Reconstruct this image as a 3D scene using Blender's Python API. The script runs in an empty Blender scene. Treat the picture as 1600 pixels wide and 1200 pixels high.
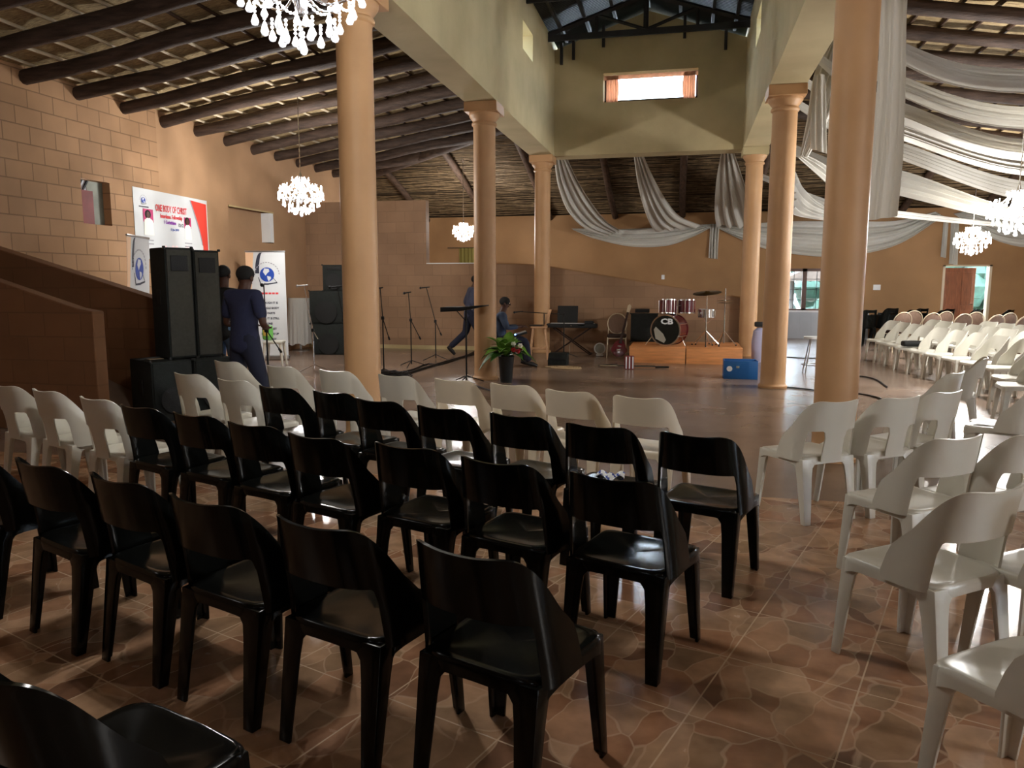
import bpy, bmesh, math, random
import numpy as np
from mathutils import Vector, Matrix
R_ = random.Random(7)
C = bpy.context.scene.collection
PI = math.pi
S = bpy.context.scene

# ------------------------------------------------------------------ camera
FPX, YAW, PIT, CAMH = 1178.0, 0.225, 0.132, 1.55
cam_d = bpy.data.cameras.new('camera'); cam = bpy.data.objects.new('camera', cam_d); C.objects.link(cam)
cam_d.sensor_width = 36; cam_d.lens = FPX / 1600 * 36; cam_d.clip_end = 200; cam_d.clip_start = .05
cam.location = (0, 0, CAMH); cam.rotation_euler = (PI / 2 - PIT, 0, YAW)
S.camera = cam
# ------------------------------------------------------------------ world, view
S.view_settings.view_transform = 'Standard'; S.view_settings.look = 'None'
S.view_settings.gamma = 1; S.view_settings.use_curve_mapping = False
S.view_settings.exposure = 1.75
w = bpy.data.worlds.new('overcast'); S.world = w; w.use_nodes = True
nt = w.node_tree; nt.nodes.clear()
o_ = nt.nodes.new('ShaderNodeOutputWorld'); b_ = nt.nodes.new('ShaderNodeBackground')
b_.inputs[0].default_value = (.72, .86, 1, 1); b_.inputs[1].default_value = 12.0
nt.links.new(b_.outputs[0], o_.inputs[0])
S.cycles.max_bounces = 7; S.cycles.diffuse_bounces = 4; S.cycles.glossy_bounces = 3
S.cycles.transmission_bounces = 4; S.cycles.sample_clamp_indirect = 4
S.cycles.use_denoising = True

# added unseen point lights behind and beside the viewer, with no fixtures
def added_lamp(loc, watt, col=(1, .97, .93), r=.16):
    l = bpy.data.lights.new('point_light', 'POINT'); l.energy = watt; l.color = col; l.shadow_soft_size = r
    o = bpy.data.objects.new('point_light', l); C.objects.link(o); o.location = loc
    return o
added_lamp((7.6, .8, 3.1), 135)
added_lamp((7.6, -2.4, 3.2), 10)
added_lamp((-6.4, .6, 3.3), 6)

# ------------------------------------------------------------------ point helpers (pixel of the 1600x1200 frame to a place)
_cy, _sy, _cp, _sp = math.cos(YAW), math.sin(YAW), math.cos(PIT), math.sin(PIT)
_F = Vector((-_sy * _cp, _cy * _cp, -_sp)); _R = Vector((_cy, _sy, 0)); _U = _R.cross(_F)
def _hit(px, py, ax, v):
    d = _F + _R * (px - 800) / FPX - _U * (py - 600) / FPX
    o = Vector((0, 0, CAMH)); return o + d * ((v - o[ax]) / d[ax])
def G(px, py, z=0): return _hit(px, py, 2, z)
def YP(px, py, y): return _hit(px, py, 1, y)
def XP(px, py, x): return _hit(px, py, 0, x)

# ------------------------------------------------------------------ materials
def srgb(r, g, b):
    f = lambda c: (c / 255 / 12.92) if c / 255 <= .04045 else ((c / 255 + .055) / 1.055) ** 2.4
    return (f(r), f(g), f(b), 1)
def mat(name, col, rough=.6, metal=0, var=0, vscale=4, bump=0, bscale=30, spec=.5, coat=0, trans=0, emit=None, estr=0, stretch=(1, 1, 1), var2=None):
    m = bpy.data.materials.new(name); m.use_nodes = True; n = m.node_tree; p = n.nodes['Principled BSDF']
    p.inputs['Base Color'].default_value = col; p.inputs['Roughness'].default_value = rough; p.inputs['Metallic'].default_value = metal
    p.inputs['Specular IOR Level'].default_value = spec
    if coat: p.inputs['Coat Weight'].default_value = coat; p.inputs['Coat Roughness'].default_value = .08
    if trans: p.inputs['Transmission Weight'].default_value = trans
    if emit: p.inputs['Emission Color'].default_value = emit; p.inputs['Emission Strength'].default_value = estr
    if var or bump:
        tc = n.nodes.new('ShaderNodeTexCoord'); mp = n.nodes.new('ShaderNodeMapping'); mp.inputs['Scale'].default_value = stretch
        n.links.new(tc.outputs['Object'], mp.inputs[0])
    if var:
        t = n.nodes.new('ShaderNodeTexNoise'); t.inputs['Scale'].default_value = vscale; t.inputs['Detail'].default_value = 6
        n.links.new(mp.outputs[0], t.inputs['Vector'])
        r = n.nodes.new('ShaderNodeValToRGB'); c = col
        r.color_ramp.elements[0].position = .3; r.color_ramp.elements[1].position = .7
        c2 = var2 or [min(1, x * (1 + var)) for x in c[:3]] + [1]
        r.color_ramp.elements[0].color = [x * (1 - var) for x in c[:3]] + [1]; r.color_ramp.elements[1].color = c2
        n.links.new(t.outputs['Fac'], r.inputs[0]); n.links.new(r.outputs[0], p.inputs['Base Color'])
    if bump:
        t2 = n.nodes.new('ShaderNodeTexNoise'); t2.inputs['Scale'].default_value = bscale; t2.inputs['Detail'].default_value = 4
        n.links.new(mp.outputs[0], t2.inputs['Vector']); bp = n.nodes.new('ShaderNodeBump'); bp.inputs['Strength'].default_value = bump
        bp.inputs['Distance'].default_value = .02
        n.links.new(t2.outputs['Fac'], bp.inputs['Height']); n.links.new(bp.outputs[0], p.inputs['Normal'])
    return m
def block_mat(name, col, ax, bw=.45, bh=.25, mortar=.6, mstr=.45):
    """painted block wall; ax: the horizontal world axis the wall runs along"""
    m = bpy.data.materials.new(name); m.use_nodes = True; n = m.node_tree; p = n.nodes['Principled BSDF']; L = n.links.new
    p.inputs['Roughness'].default_value = .75; p.inputs['Specular IOR Level'].default_value = .25
    g = n.nodes.new('ShaderNodeNewGeometry'); s = n.nodes.new('ShaderNodeSeparateXYZ'); c = n.nodes.new('ShaderNodeCombineXYZ')
    L(g.outputs['Position'], s.inputs[0]); L(s.outputs[ax], c.inputs[0]); L(s.outputs['Z'], c.inputs[1])
    b = n.nodes.new('ShaderNodeTexBrick'); b.inputs['Scale'].default_value = 1; b.inputs['Brick Width'].default_value = bw
    b.inputs['Row Height'].default_value = bh; b.inputs['Mortar Size'].default_value = .010; b.inputs['Mortar Smooth'].default_value = .3
    b.inputs['Color1'].default_value = [x * 1.06 for x in col[:3]] + [1]; b.inputs['Color2'].default_value = [x * .92 for x in col[:3]] + [1]
    b.inputs['Mortar'].default_value = [x * mortar for x in col[:3]] + [1]
    L(c.outputs[0], b.inputs['Vector'])
    t = n.nodes.new('ShaderNodeTexNoise'); t.inputs['Scale'].default_value = 1.3; t.inputs['Detail'].default_value = 7
    L(g.outputs['Position'], t.inputs['Vector'])
    mx = n.nodes.new('ShaderNodeMix'); mx.data_type = 'RGBA'; mx.blend_type = 'MULTIPLY'; mx.inputs[0].default_value = 1
    r = n.nodes.new('ShaderNodeValToRGB'); r.color_ramp.elements[0].position = .3; r.color_ramp.elements[0].color = (.82, .8, .78, 1)
    r.color_ramp.elements[1].position = .7; r.color_ramp.elements[1].color = (1.08, 1.06, 1.03, 1)
    L(t.outputs['Fac'], r.inputs[0]); L(b.outputs['Color'], mx.inputs[6]); L(r.outputs[0], mx.inputs[7]); L(mx.outputs[2], p.inputs['Base Color'])
    bp = n.nodes.new('ShaderNodeBump'); bp.inputs['Strength'].default_value = mstr; bp.inputs['Distance'].default_value = .01; bp.invert = True
    L(b.outputs['Fac'], bp.inputs['Height']); L(bp.outputs[0], p.inputs['Normal'])
    return m
def tile_mat():
    m = bpy.data.materials.new('stone_print_tile'); m.use_nodes = True; n = m.node_tree; p = n.nodes['Principled BSDF']; L = n.links.new
    g = n.nodes.new('ShaderNodeNewGeometry'); mp = n.nodes.new('ShaderNodeMapping'); mp.vector_type = 'TEXTURE'
    mp.inputs['Location'].default_value = (.2186, 3.1065, 0); mp.inputs['Rotation'].default_value = (0, 0, -.3388)
    L(g.outputs['Position'], mp.inputs[0])
    b = n.nodes.new('ShaderNodeTexBrick'); b.offset = 0; b.squash = 1
    b.inputs['Scale'].default_value = 1; b.inputs['Brick Width'].default_value = .5; b.inputs['Row Height'].default_value = .5
    b.inputs['Mortar Size'].default_value = .0035; b.inputs['Mortar Smooth'].default_value = .2
    L(mp.outputs[0], b.inputs['Vector'])
    wz = n.nodes.new('ShaderNodeTexNoise'); wz.inputs['Scale'].default_value = 3.2; L(mp.outputs[0], wz.inputs['Vector'])
    add = n.nodes.new('ShaderNodeVectorMath'); add.operation = 'MULTIPLY_ADD'; L(wz.outputs['Color'], add.inputs[0])
    add.inputs[1].default_value = (.22, .22, 0); L(mp.outputs[0], add.inputs[2])
    ms = n.nodes.new('ShaderNodeMapping'); ms.inputs['Scale'].default_value = (1.25, .85, 0); ms.inputs['Rotation'].default_value = (0, 0, .5); L(add.outputs[0], ms.inputs[0])
    v = n.nodes.new('ShaderNodeTexVoronoi'); v.feature = 'DISTANCE_TO_EDGE'; v.inputs['Scale'].default_value = 5.2; L(ms.outputs[0], v.inputs['Vector'])
    vc = n.nodes.new('ShaderNodeTexVoronoi'); vc.feature = 'F1'; vc.inputs['Scale'].default_value = 5.2; L(ms.outputs[0], vc.inputs['Vector'])
    sep = n.nodes.new('ShaderNodeSeparateColor'); L(vc.outputs['Color'], sep.inputs[0])
    cr = n.nodes.new('ShaderNodeValToRGB'); e = cr.color_ramp.elements; e[0].position = 0; e[0].color = srgb(122, 88, 66); e[1].position = 1; e[1].color = srgb(190, 152, 120)
    for q, c in ((.25, srgb(160, 116, 86)), (.5, srgb(182, 142, 110)), (.75, srgb(146, 116, 88))):
        k = e.new(q); k.color = c
    L(sep.outputs[0], cr.inputs[0])
    nz = n.nodes.new('ShaderNodeTexNoise'); nz.inputs['Scale'].default_value = 9; nz.inputs['Detail'].default_value = 8; L(g.outputs['Position'], nz.inputs['Vector'])
    mm = n.nodes.new('ShaderNodeMix'); mm.data_type = 'RGBA'; mm.blend_type = 'OVERLAY'; mm.inputs[0].default_value = .55
    L(cr.outputs[0], mm.inputs[6]); L(nz.outputs['Fac'], mm.inputs[7])
    er = n.nodes.new('ShaderNodeValToRGB'); er.color_ramp.elements[0].position = .012; er.color_ramp.elements[0].color = (.6, .6, .6, 1)
    er.color_ramp.elements[1].position = .028; er.color_ramp.elements[1].color = (0, 0, 0, 1); L(v.outputs['Distance'], er.inputs[0])
    m1 = n.nodes.new('ShaderNodeMix'); m1.data_type = 'RGBA'; L(er.outputs[0], m1.inputs[0]); L(mm.outputs[2], m1.inputs[6]); m1.inputs[7].default_value = srgb(198, 164, 134)
    m2 = n.nodes.new('ShaderNodeMix'); m2.data_type = 'RGBA'; L(b.outputs['Fac'], m2.inputs[0]); L(m1.outputs[2], m2.inputs[6]); m2.inputs[7].default_value = srgb(206, 176, 146)
    L(m2.outputs[2], p.inputs['Base Color'])
    rr = n.nodes.new('ShaderNodeMapRange'); rr.inputs['To Min'].default_value = .12; rr.inputs['To Max'].default_value = .34; L(nz.outputs['Fac'], rr.inputs[0]); L(rr.outputs[0], p.inputs['Roughness'])
    bp = n.nodes.new('ShaderNodeBump'); bp.invert = True; bp.inputs['Strength'].default_value = .25; bp.inputs['Distance'].default_value = .004; L(b.outputs['Fac'], bp.inputs['Height']); L(bp.outputs[0], p.inputs['Normal'])
    return m
def smooth_floor_mat():
    m = bpy.data.materials.new('polished_cement'); m.use_nodes = True; n = m.node_tree; p = n.nodes['Principled BSDF']; L = n.links.new
    g = n.nodes.new('ShaderNodeNewGeometry'); t = n.nodes.new('ShaderNodeTexNoise'); t.inputs['Scale'].default_value = 1.1; t.inputs['Detail'].default_value = 9; L(g.outputs['Position'], t.inputs['Vector'])
    r = n.nodes.new('ShaderNodeValToRGB'); r.color_ramp.elements[0].position = .3; r.color_ramp.elements[0].color = srgb(114, 98, 86)
    r.color_ramp.elements[1].position = .72; r.color_ramp.elements[1].color = srgb(144, 122, 106); L(t.outputs['Fac'], r.inputs[0]); L(r.outputs[0], p.inputs['Base Color'])
    mr = n.nodes.new('ShaderNodeMapRange'); mr.inputs['To Min'].default_value = .2; mr.inputs['To Max'].default_value = .3; L(t.outputs['Fac'], mr.inputs[0]); L(mr.outputs[0], p.inputs['Roughness'])
    t2 = n.nodes.new('ShaderNodeTexNoise'); t2.inputs['Scale'].default_value = 2.5; L(g.outputs['Position'], t2.inputs['Vector'])
    bp = n.nodes.new('ShaderNodeBump'); bp.inputs['Strength'].default_value = .05; bp.inputs['Distance'].default_value = .03; L(t2.outputs['Fac'], bp.inputs['Height']); L(bp.outputs[0], p.inputs['Normal'])
    return m
def thatch_mat(name, c1, c2, ax):
    m = bpy.data.materials.new(name); m.use_nodes = True; n = m.node_tree; p = n.nodes['Principled BSDF']; L = n.links.new
    p.inputs['Roughness'].default_value = .85; p.inputs['Specular IOR Level'].default_value = .15
    g = n.nodes.new('ShaderNodeNewGeometry'); mp = n.nodes.new('ShaderNodeMapping'); mp.inputs['Scale'].default_value = (1.5, 14, 14) if ax == 'X' else (14, 1.5, 14)
    L(g.outputs['Position'], mp.inputs[0]); t = n.nodes.new('ShaderNodeTexNoise'); t.inputs['Scale'].default_value = 3; t.inputs['Detail'].default_value = 8; t.inputs['Roughness'].default_value = .7
    L(mp.outputs[0], t.inputs['Vector']); r = n.nodes.new('ShaderNodeValToRGB'); r.color_ramp.elements[0].position = .33; r.color_ramp.elements[0].color = c1
    r.color_ramp.elements[1].position = .66; r.color_ramp.elements[1].color = c2; L(t.outputs['Fac'], r.inputs[0]); L(r.outputs[0], p.inputs['Base Color'])
    bp = n.nodes.new('ShaderNodeBump'); bp.inputs['Strength'].default_value = .8; bp.inputs['Distance'].default_value = .03; L(t.outputs['Fac'], bp.inputs['Height']); L(bp.outputs[0], p.inputs['Normal'])
    return m
def cloth_mat(name, col, tl=.35):
    m = mat(name, col, .9, spec=.1, bump=.15, bscale=60); n = m.node_tree; p = n.nodes['Principled BSDF']; out = n.nodes['Material Output']
    t = n.nodes.new('ShaderNodeBsdfTranslucent'); t.inputs[0].default_value = col; mx = n.nodes.new('ShaderNodeMixShader'); mx.inputs[0].default_value = tl
    n.links.new(p.outputs[0], mx.inputs[1]); n.links.new(t.outputs[0], mx.inputs[2]); n.links.new(mx.outputs[0], out.inputs[0])
    return m

TERRA = srgb(164, 130, 98)
M = dict(
    tile=tile_mat(), cement=smooth_floor_mat(),
    block_y=block_mat('painted_block_wall', TERRA, 'Y'), block_x=block_mat('painted_block_wall_cross', srgb(154, 124, 98), 'X', mortar=.86, mstr=.25),
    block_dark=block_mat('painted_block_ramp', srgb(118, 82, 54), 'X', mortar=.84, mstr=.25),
    plaster=mat('terracotta_plaster', TERRA, .75, var=.1, vscale=1.5, bump=.1, bscale=12, spec=.3),
    plaster_b=mat('ochre_plaster', srgb(148, 112, 74), .7, var=.12, vscale=1.2, bump=.1, bscale=10, spec=.3),
    khaki=mat('khaki_plaster', srgb(184, 170, 132), .8, var=.12, vscale=1.2, bump=.15, bscale=9, spec=.25),
    khaki2=mat('beige_soffit_plaster', srgb(180, 162, 120), .8, var=.1, vscale=2, bump=.15, bscale=9, spec=.25),
    column=mat('peach_column_paint', srgb(196, 154, 110), .5, var=.06, vscale=2.5, bump=.05, bscale=10, spec=.4),
    pole=mat('dark_gum_pole', srgb(70, 56, 48), .7, var=.45, vscale=3, bump=.5, bscale=14, spec=.3, stretch=(1, 6, 6)),
    pole_y=mat('dark_gum_pole_long', srgb(78, 60, 48), .7, var=.45, vscale=3, bump=.5, bscale=14, spec=.3, stretch=(6, 1, 6)),
    lath=mat('lit_lath', srgb(196, 182, 156), .6, var=.3, vscale=2, spec=.4), lath_d=mat('dark_lath', srgb(70, 52, 40), .7, var=.35, vscale=5, spec=.3),  # the pale tone paints lamplight onto the outer left laths
    reed=mat('reed', srgb(116, 96, 70), .6, var=.4, vscale=6, spec=.3),
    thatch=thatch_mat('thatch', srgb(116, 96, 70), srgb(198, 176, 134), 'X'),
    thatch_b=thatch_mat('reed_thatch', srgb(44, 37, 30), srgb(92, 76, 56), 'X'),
    tin=mat('dark_tin', srgb(46, 52, 54), .5, .6, var=.3, vscale=2, bump=.0),
    truss=mat('dark_truss_timber', srgb(40, 40, 40), .8, var=.3, vscale=4),
    black=mat('black_plastic', (.004, .0045, .004, 1), .17, var=.25, vscale=3, bump=.03, bscale=9, spec=.18),
    white=mat('white_plastic', srgb(204, 201, 188), .33, var=.03, vscale=4, bump=.03, bscale=9, spec=.5),
    cream=mat('cream_plastic', srgb(216, 204, 180), .35, var=.03, vscale=4, spec=.5),
    cloth=cloth_mat('white_voile', srgb(228, 226, 220), .5), cloth2=cloth_mat('grey_white_voile', srgb(224, 222, 214), .35),
    glass=mat('window_glass', (1, 1, 1, 1), .03, trans=1, spec=.5),
    crystal=cloth_mat('crystal', (.93, .95, .98, 1), .5),
    bulb=mat('lit_bulb', (1, .9, .75, 1), .3, emit=(1, .86, .68, 1), estr=42),
    chrome=mat('chrome', (.8, .8, .82, 1), .15, 1),
    steel=mat('brushed_steel', (.5, .5, .5, 1), .3, 1),
    goldm=mat('beige_painted_tube', srgb(196, 178, 150), .4, .1),
    brownfab=mat('brown_upholstery', srgb(116, 94, 80), .9, var=.1, vscale=20, spec=.2),
    darkfab=mat('dark_brown_upholstery', srgb(52, 38, 32), .9, spec=.2),
    matblack=mat('matt_black', srgb(30, 31, 31), .6, bump=.2, bscale=80, spec=.3),
    cab=mat('speaker_carpet', srgb(34, 38, 36), .75, var=.2, vscale=20, bump=.4, bscale=200, spec=.25),
    grille=mat('speaker_grille', srgb(66, 66, 58), .7, 0, var=.15, vscale=30, bump=.6, bscale=300),
    wood=mat('pine_board', srgb(206, 138, 82), .6, var=.18, vscale=3, bump=.15, bscale=20, stretch=(1, 8, 8)),
    stool=mat('stool_wood', srgb(192, 148, 108), .55, var=.15, vscale=6),
    door=mat('varnished_door', srgb(136, 82, 52), .45, var=.3, vscale=4, stretch=(8, 8, 1)),
    framew=mat('dark_window_wood', srgb(84, 52, 38), .5, var=.2),
    whitep=mat('white_paint', srgb(222, 224, 224), .5), greyp=mat('pale_grey_paint', srgb(170, 176, 184), .5, var=.06, vscale=3),
    redsheet=mat('dark_red_sheet', srgb(112, 26, 22), .6, var=.2), greysheet=mat('grey_green_sheet', srgb(112, 116, 104), .6, var=.3, vscale=3),
    curtain=cloth_mat('olive_curtain', srgb(150, 138, 78), .3), pinkcur=cloth_mat('peach_curtain', srgb(222, 184, 160), .6),
    skin=mat('dark_skin', srgb(74, 46, 34), .5, spec=.4), hair=mat('black_hair', srgb(14, 12, 12), .8, bump=.6, bscale=200),
    navy=mat('navy_shirt', srgb(34, 38, 66), .9, bump=.2, bscale=30), navyp=mat('navy_trousers', srgb(24, 28, 48), .9, bump=.2, bscale=20),
    greyshirt=mat('grey_blue_shirt', srgb(60, 64, 84), .9, bump=.2, bscale=30), jeans=mat('pale_jeans', srgb(120, 156, 198), .9, var=.2, vscale=12),
    denim=mat('blue_denim_shirt', srgb(48, 60, 80), .9, var=.15, vscale=10), whitefab=mat('white_fabric', srgb(220, 220, 216), .9),
    shoe=mat('dark_shoe', srgb(26, 24, 24), .5), leaf=mat('bright_leaf', srgb(112, 160, 58), .45, var=.3, vscale=8, spec=.5),
    leafd=mat('deep_leaf', srgb(66, 110, 44), .45, var=.3, vscale=8), redf=mat('red_petal', srgb(170, 20, 26), .6), whitef=mat('white_petal', srgb(236, 232, 220), .6),
    pot=mat('black_pot', srgb(26, 28, 28), .5), blue=mat('blue_plastic', srgb(22, 92, 158), .4, var=.08), bluein=mat('dark_blue_plastic', srgb(14, 40, 74), .5),
    maroon=mat('maroon_lacquer', srgb(84, 16, 26), .2, spec=.6, coat=.5, var=.25, vscale=10, stretch=(8, 8, 1)), drumhead=mat('black_drumhead', srgb(18, 24, 22), .25),
    drumskin=mat('white_drumskin', srgb(222, 224, 226), .4), brass=mat('bronze_cymbal', srgb(120, 98, 62), .35, 1, var=.2), patch=mat('grey_tape', srgb(160, 160, 150), .6),
    paper=mat('white_paper', srgb(236, 238, 240), .5), bluecloth=mat('blue_print', srgb(60, 80, 160), .7), rubber=mat('black_cable', srgb(18, 16, 16), .5),
    rope=mat('tan_rope', srgb(176, 150, 112), .8), key=mat('white_keys', srgb(220, 222, 220), .3), bluelit=mat('blue_lamp', (.05, .2, 1, 1), .3, emit=(.1, .3, 1, 1), estr=8),
    vinyl=mat('banner_vinyl', srgb(206, 210, 212), .35), red=mat('banner_red', srgb(214, 66, 54), .4), redtext=mat('red_print', srgb(214, 60, 66), .5),
    purple=mat('purple_print', srgb(140, 60, 170), .5), ink=mat('dark_ink', srgb(40, 44, 60), .5), inkgrey=mat('grey_ink', srgb(150, 150, 156), .5), magenta=mat('magenta_backdrop', srgb(176, 40, 100), .5),
    palewash=mat('pale_pink_print', srgb(236, 216, 218), .5, var=.08, vscale=6), peach=mat('peach_print', srgb(240, 200, 160), .4), globe=mat('globe_blue', srgb(36, 70, 160), .4), yellowp=mat('yellow_print', srgb(226, 196, 90), .4),
    green=mat('green_print', srgb(110, 190, 90), .5), laptop=mat('laptop_black', srgb(22, 22, 24), .4), screen=mat('dark_screen', srgb(14, 15, 17), .2),
    hedge=mat('outdoor_leaves', srgb(34, 66, 54), .8, var=.4, vscale=6), ground=mat('outdoor_ground', srgb(150, 140, 124), .9, var=.2),
    purplebag=mat('lilac_fabric', srgb(176, 176, 206), .8), gstraw=mat('straw_roof', srgb(66, 58, 52), .9, var=.3),
)

# ------------------------------------------------------------------ mesh building
class MB:
    def __init__(s): s.v = []; s.f = []; s.mi = []; s.k = 0
    def _a(s, vs, fs):
        n = len(s.v); s.v += [tuple(x) for x in vs]; s.f += [tuple(i + n for i in f) for f in fs]; s.mi += [s.k] * len(fs); return s
    def box(s, c, d, rz=0, rx=0, ry=0):
        m = Matrix.Rotation(rz, 3, 'Z') @ Matrix.Rotation(ry, 3, 'Y') @ Matrix.Rotation(rx, 3, 'X'); c = Vector(c)
        vs = [c + m @ Vector((x * d[0] / 2, y * d[1] / 2, z * d[2] / 2)) for x in (-1, 1) for y in (-1, 1) for z in (-1, 1)]
        return s._a(vs, [(0, 1, 3, 2), (4, 6, 7, 5), (0, 4, 5, 1), (2, 3, 7, 6), (0, 2, 6, 4), (1, 5, 7, 3)])
    def b2(s, a, b): return s.box([(a[i] + b[i]) / 2 for i in range(3)], [abs(b[i] - a[i]) for i in range(3)])
    def rbox(s, c, d, r=.01, rz=0, rx=0):
        """box with its vertical-plane edges rounded (all 12 edges bevelled once)"""
        bm = bmesh.new(); bmesh.ops.create_cube(bm, size=1); bmesh.ops.scale(bm, vec=d, verts=bm.verts)
        bmesh.ops.bevel(bm, geom=bm.edges[:], offset=min(r, min(d) * .45), segments=2, affect='EDGES', profile=.6)
        m = Matrix.Translation(c) @ Matrix.Rotation(rz, 4, 'Z') @ Matrix.Rotation(rx, 4, 'X'); bm.verts.index_update()
        s._a([m @ v.co for v in bm.verts], [[v.index for v in f.verts] for f in bm.faces]); bm.free(); return s
    def tube(s, pts, r, n=8, cap=True):
        pts = [Vector(p) for p in pts]; rs = r if isinstance(r, (list, tuple)) else [r] * len(pts); vs = []; up = None
        for i, p in enumerate(pts):
            t = (pts[min(i + 1, len(pts) - 1)] - pts[max(i - 1, 0)]).normalized()
            if up is None: up = Vector((0, 0, 1)) if abs(t.z) < .9 else Vector((1, 0, 0))
            a = t.cross(up).normalized(); b = a.cross(t).normalized(); up = b
            vs += [p + (a * math.cos(2 * PI * k / n) + b * math.sin(2 * PI * k / n)) * rs[i] for k in range(n)]
        fs = [(i * n + k, i * n + (k + 1) % n, (i + 1) * n + (k + 1) % n, (i + 1) * n + k) for i in range(len(pts) - 1) for k in range(n)]
        if cap: fs += [tuple(range(n))[::-1], tuple((len(pts) - 1) * n + k for k in range(n))]
        return s._a(vs, fs)
    def lathe(s, prof, n=24, c=(0, 0, 0), m=None):
        c = Vector(c); vs = []
        for r, z in prof:
            for k in range(n):
                p = Vector((r * math.cos(2 * PI * k / n), r * math.sin(2 * PI * k / n), z)); vs.append(c + (m @ p if m else p))
        fs = [(i * n + k, i * n + (k + 1) % n, (i + 1) * n + (k + 1) % n, (i + 1) * n + k) for i in range(len(prof) - 1) for k in range(n)]
        fs += [tuple(range(n))[::-1], tuple((len(prof) - 1) * n + k for k in range(n))]
        return s._a(vs, fs)
    def ell(s, c, r, n=12, m=None):
        c = Vector(c); vs = []; h = n // 2
        for i in range(h + 1):
            a = PI * i / h
            for k in range(n):
                p = Vector((r[0] * math.sin(a) * math.cos(2 * PI * k / n), r[1] * math.sin(a) * math.sin(2 * PI * k / n), r[2] * math.cos(a))); vs.append(c + (m @ p if m else p))
        return s._a(vs, [(i * n + k, (i + 1) * n + k, (i + 1) * n + (k + 1) % n, i * n + (k + 1) % n) for i in range(h) for k in range(n)])
    def grid(s, f, nu, nv):
        vs = [f(i / nu, j / nv) for i in range(nu + 1) for j in range(nv + 1)]
        return s._a(vs, [(i * (nv + 1) + j, (i + 1) * (nv + 1) + j, (i + 1) * (nv + 1) + j + 1, i * (nv + 1) + j + 1) for i in range(nu) for j in range(nv)])
    def prism(s, poly, fn, a, b):
        """poly: 2D points; fn(p, t) -> 3D; extruded from t=a to t=b"""
        n = len(poly); vs = [fn(p, a) for p in poly] + [fn(p, b) for p in poly]
        return s._a(vs, [tuple(range(n))[::-1], tuple(range(n, 2 * n))] + [(i, (i + 1) % n, n + (i + 1) % n, n + i) for i in range(n)])
    def mesh(s, name, mats, smooth=True, thick=0, off=0, sub=0, weld=True, bevel=0):
        me = bpy.data.meshes.new(name); me.from_pydata(s.v, [], s.f)
        for m in (mats if isinstance(mats, (list, tuple)) else [mats]): me.materials.append(m)
        for p, k in zip(me.polygons, s.mi): p.material_index = k
        bm = bmesh.new(); bm.from_mesh(me)
        if weld: bmesh.ops.remove_doubles(bm, verts=bm.verts, dist=1e-5)
        bmesh.ops.recalc_face_normals(bm, faces=bm.faces); bm.to_mesh(me); bm.free()
        if thick or sub or bevel:
            o = bpy.data.objects.new('tmp', me); C.objects.link(o)
            if thick: q = o.modifiers.new('s', 'SOLIDIFY'); q.thickness = thick; q.offset = off; q.use_even_offset = False
            if bevel: q = o.modifiers.new('b', 'BEVEL'); q.width = bevel; q.segments = 2; q.limit_method = 'ANGLE'; q.angle_limit = .6
            if sub: q = o.modifiers.new('u', 'SUBSURF'); q.levels = sub; q.render_levels = sub
            dg = bpy.context.evaluated_depsgraph_get(); m2 = bpy.data.meshes.new_from_object(o.evaluated_get(dg)); bpy.data.objects.remove(o); bpy.data.meshes.remove(me); me = m2; me.name = name
        if smooth:
            me.shade_smooth()
            try: me.set_sharp_from_angle(angle=.7)
            except Exception: pass
        return me
    def build(s, name, mats, parent=None, **k): return obj(name, s.mesh(name, mats, **k), parent)
def obj(name, me, parent=None, loc=None, rz=0):
    o = bpy.data.objects.new(name, me); C.objects.link(o)
    if parent: o.parent = parent
    if loc is not None: o.location = loc; o.rotation_euler.z = rz
    return o
def tag(o, label, cat, group=None, kind=None):
    if label: o['label'] = label
    if cat: o['category'] = cat
    if group: o['group'] = group
    if kind: o['kind'] = kind
    return o
def thing(name, label, cat, loc=(0, 0, 0), rz=0, group=None):
    o = obj(name, None, None, loc, rz); return tag(o, label, cat, group)
def struct(o, label=None): o['kind'] = 'structure'; (label and o.__setitem__('label', label)); return o
def dup(src, loc, rz, label=None, group=None):
    r = src.copy(); C.objects.link(r); r.location = loc; r.rotation_euler = (0, 0, rz)
    if label: r['label'] = label
    if group: r['group'] = group
    for ch in list(src.children):
        c = ch.copy(); C.objects.link(c); c.parent = r
        for g in list(ch.children):
            d = g.copy(); C.objects.link(d); d.parent = c
    return r
def text_mesh(body, size, m, xs=1, bold=0):
    cu = bpy.data.curves.new('t', 'FONT'); cu.body = body; cu.size = size; cu.align_x = 'CENTER'; cu.align_y = 'CENTER'; cu.extrude = .0008; cu.offset = bold; cu.resolution_u = 2
    o = bpy.data.objects.new('t', cu); C.objects.link(o); dg = bpy.context.evaluated_depsgraph_get(); dg.update()
    me = bpy.data.meshes.new_from_object(o.evaluated_get(dg)); bpy.data.objects.remove(o); me.materials.clear(); me.materials.append(m)
    for v in me.vertices: v.co.x *= xs
    return me
def cr(pts, n):
    """Catmull-Rom through pts, n samples"""
    P = [Vector(p) for p in pts]; P = [P[0] * 2 - P[1]] + P + [P[-1] * 2 - P[-2]]; out = []; k = len(P) - 3
    for i in range(n + 1):
        t = i / n * k; j = min(int(t), k - 1); u = t - j; a, b, c, d = P[j:j + 4]
        out.append(.5 * ((2 * b) + (c - a) * u + (2 * a - 5 * b + 4 * c - d) * u * u + (3 * b - 3 * c + d - a) * u ** 3))
    return out


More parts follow.
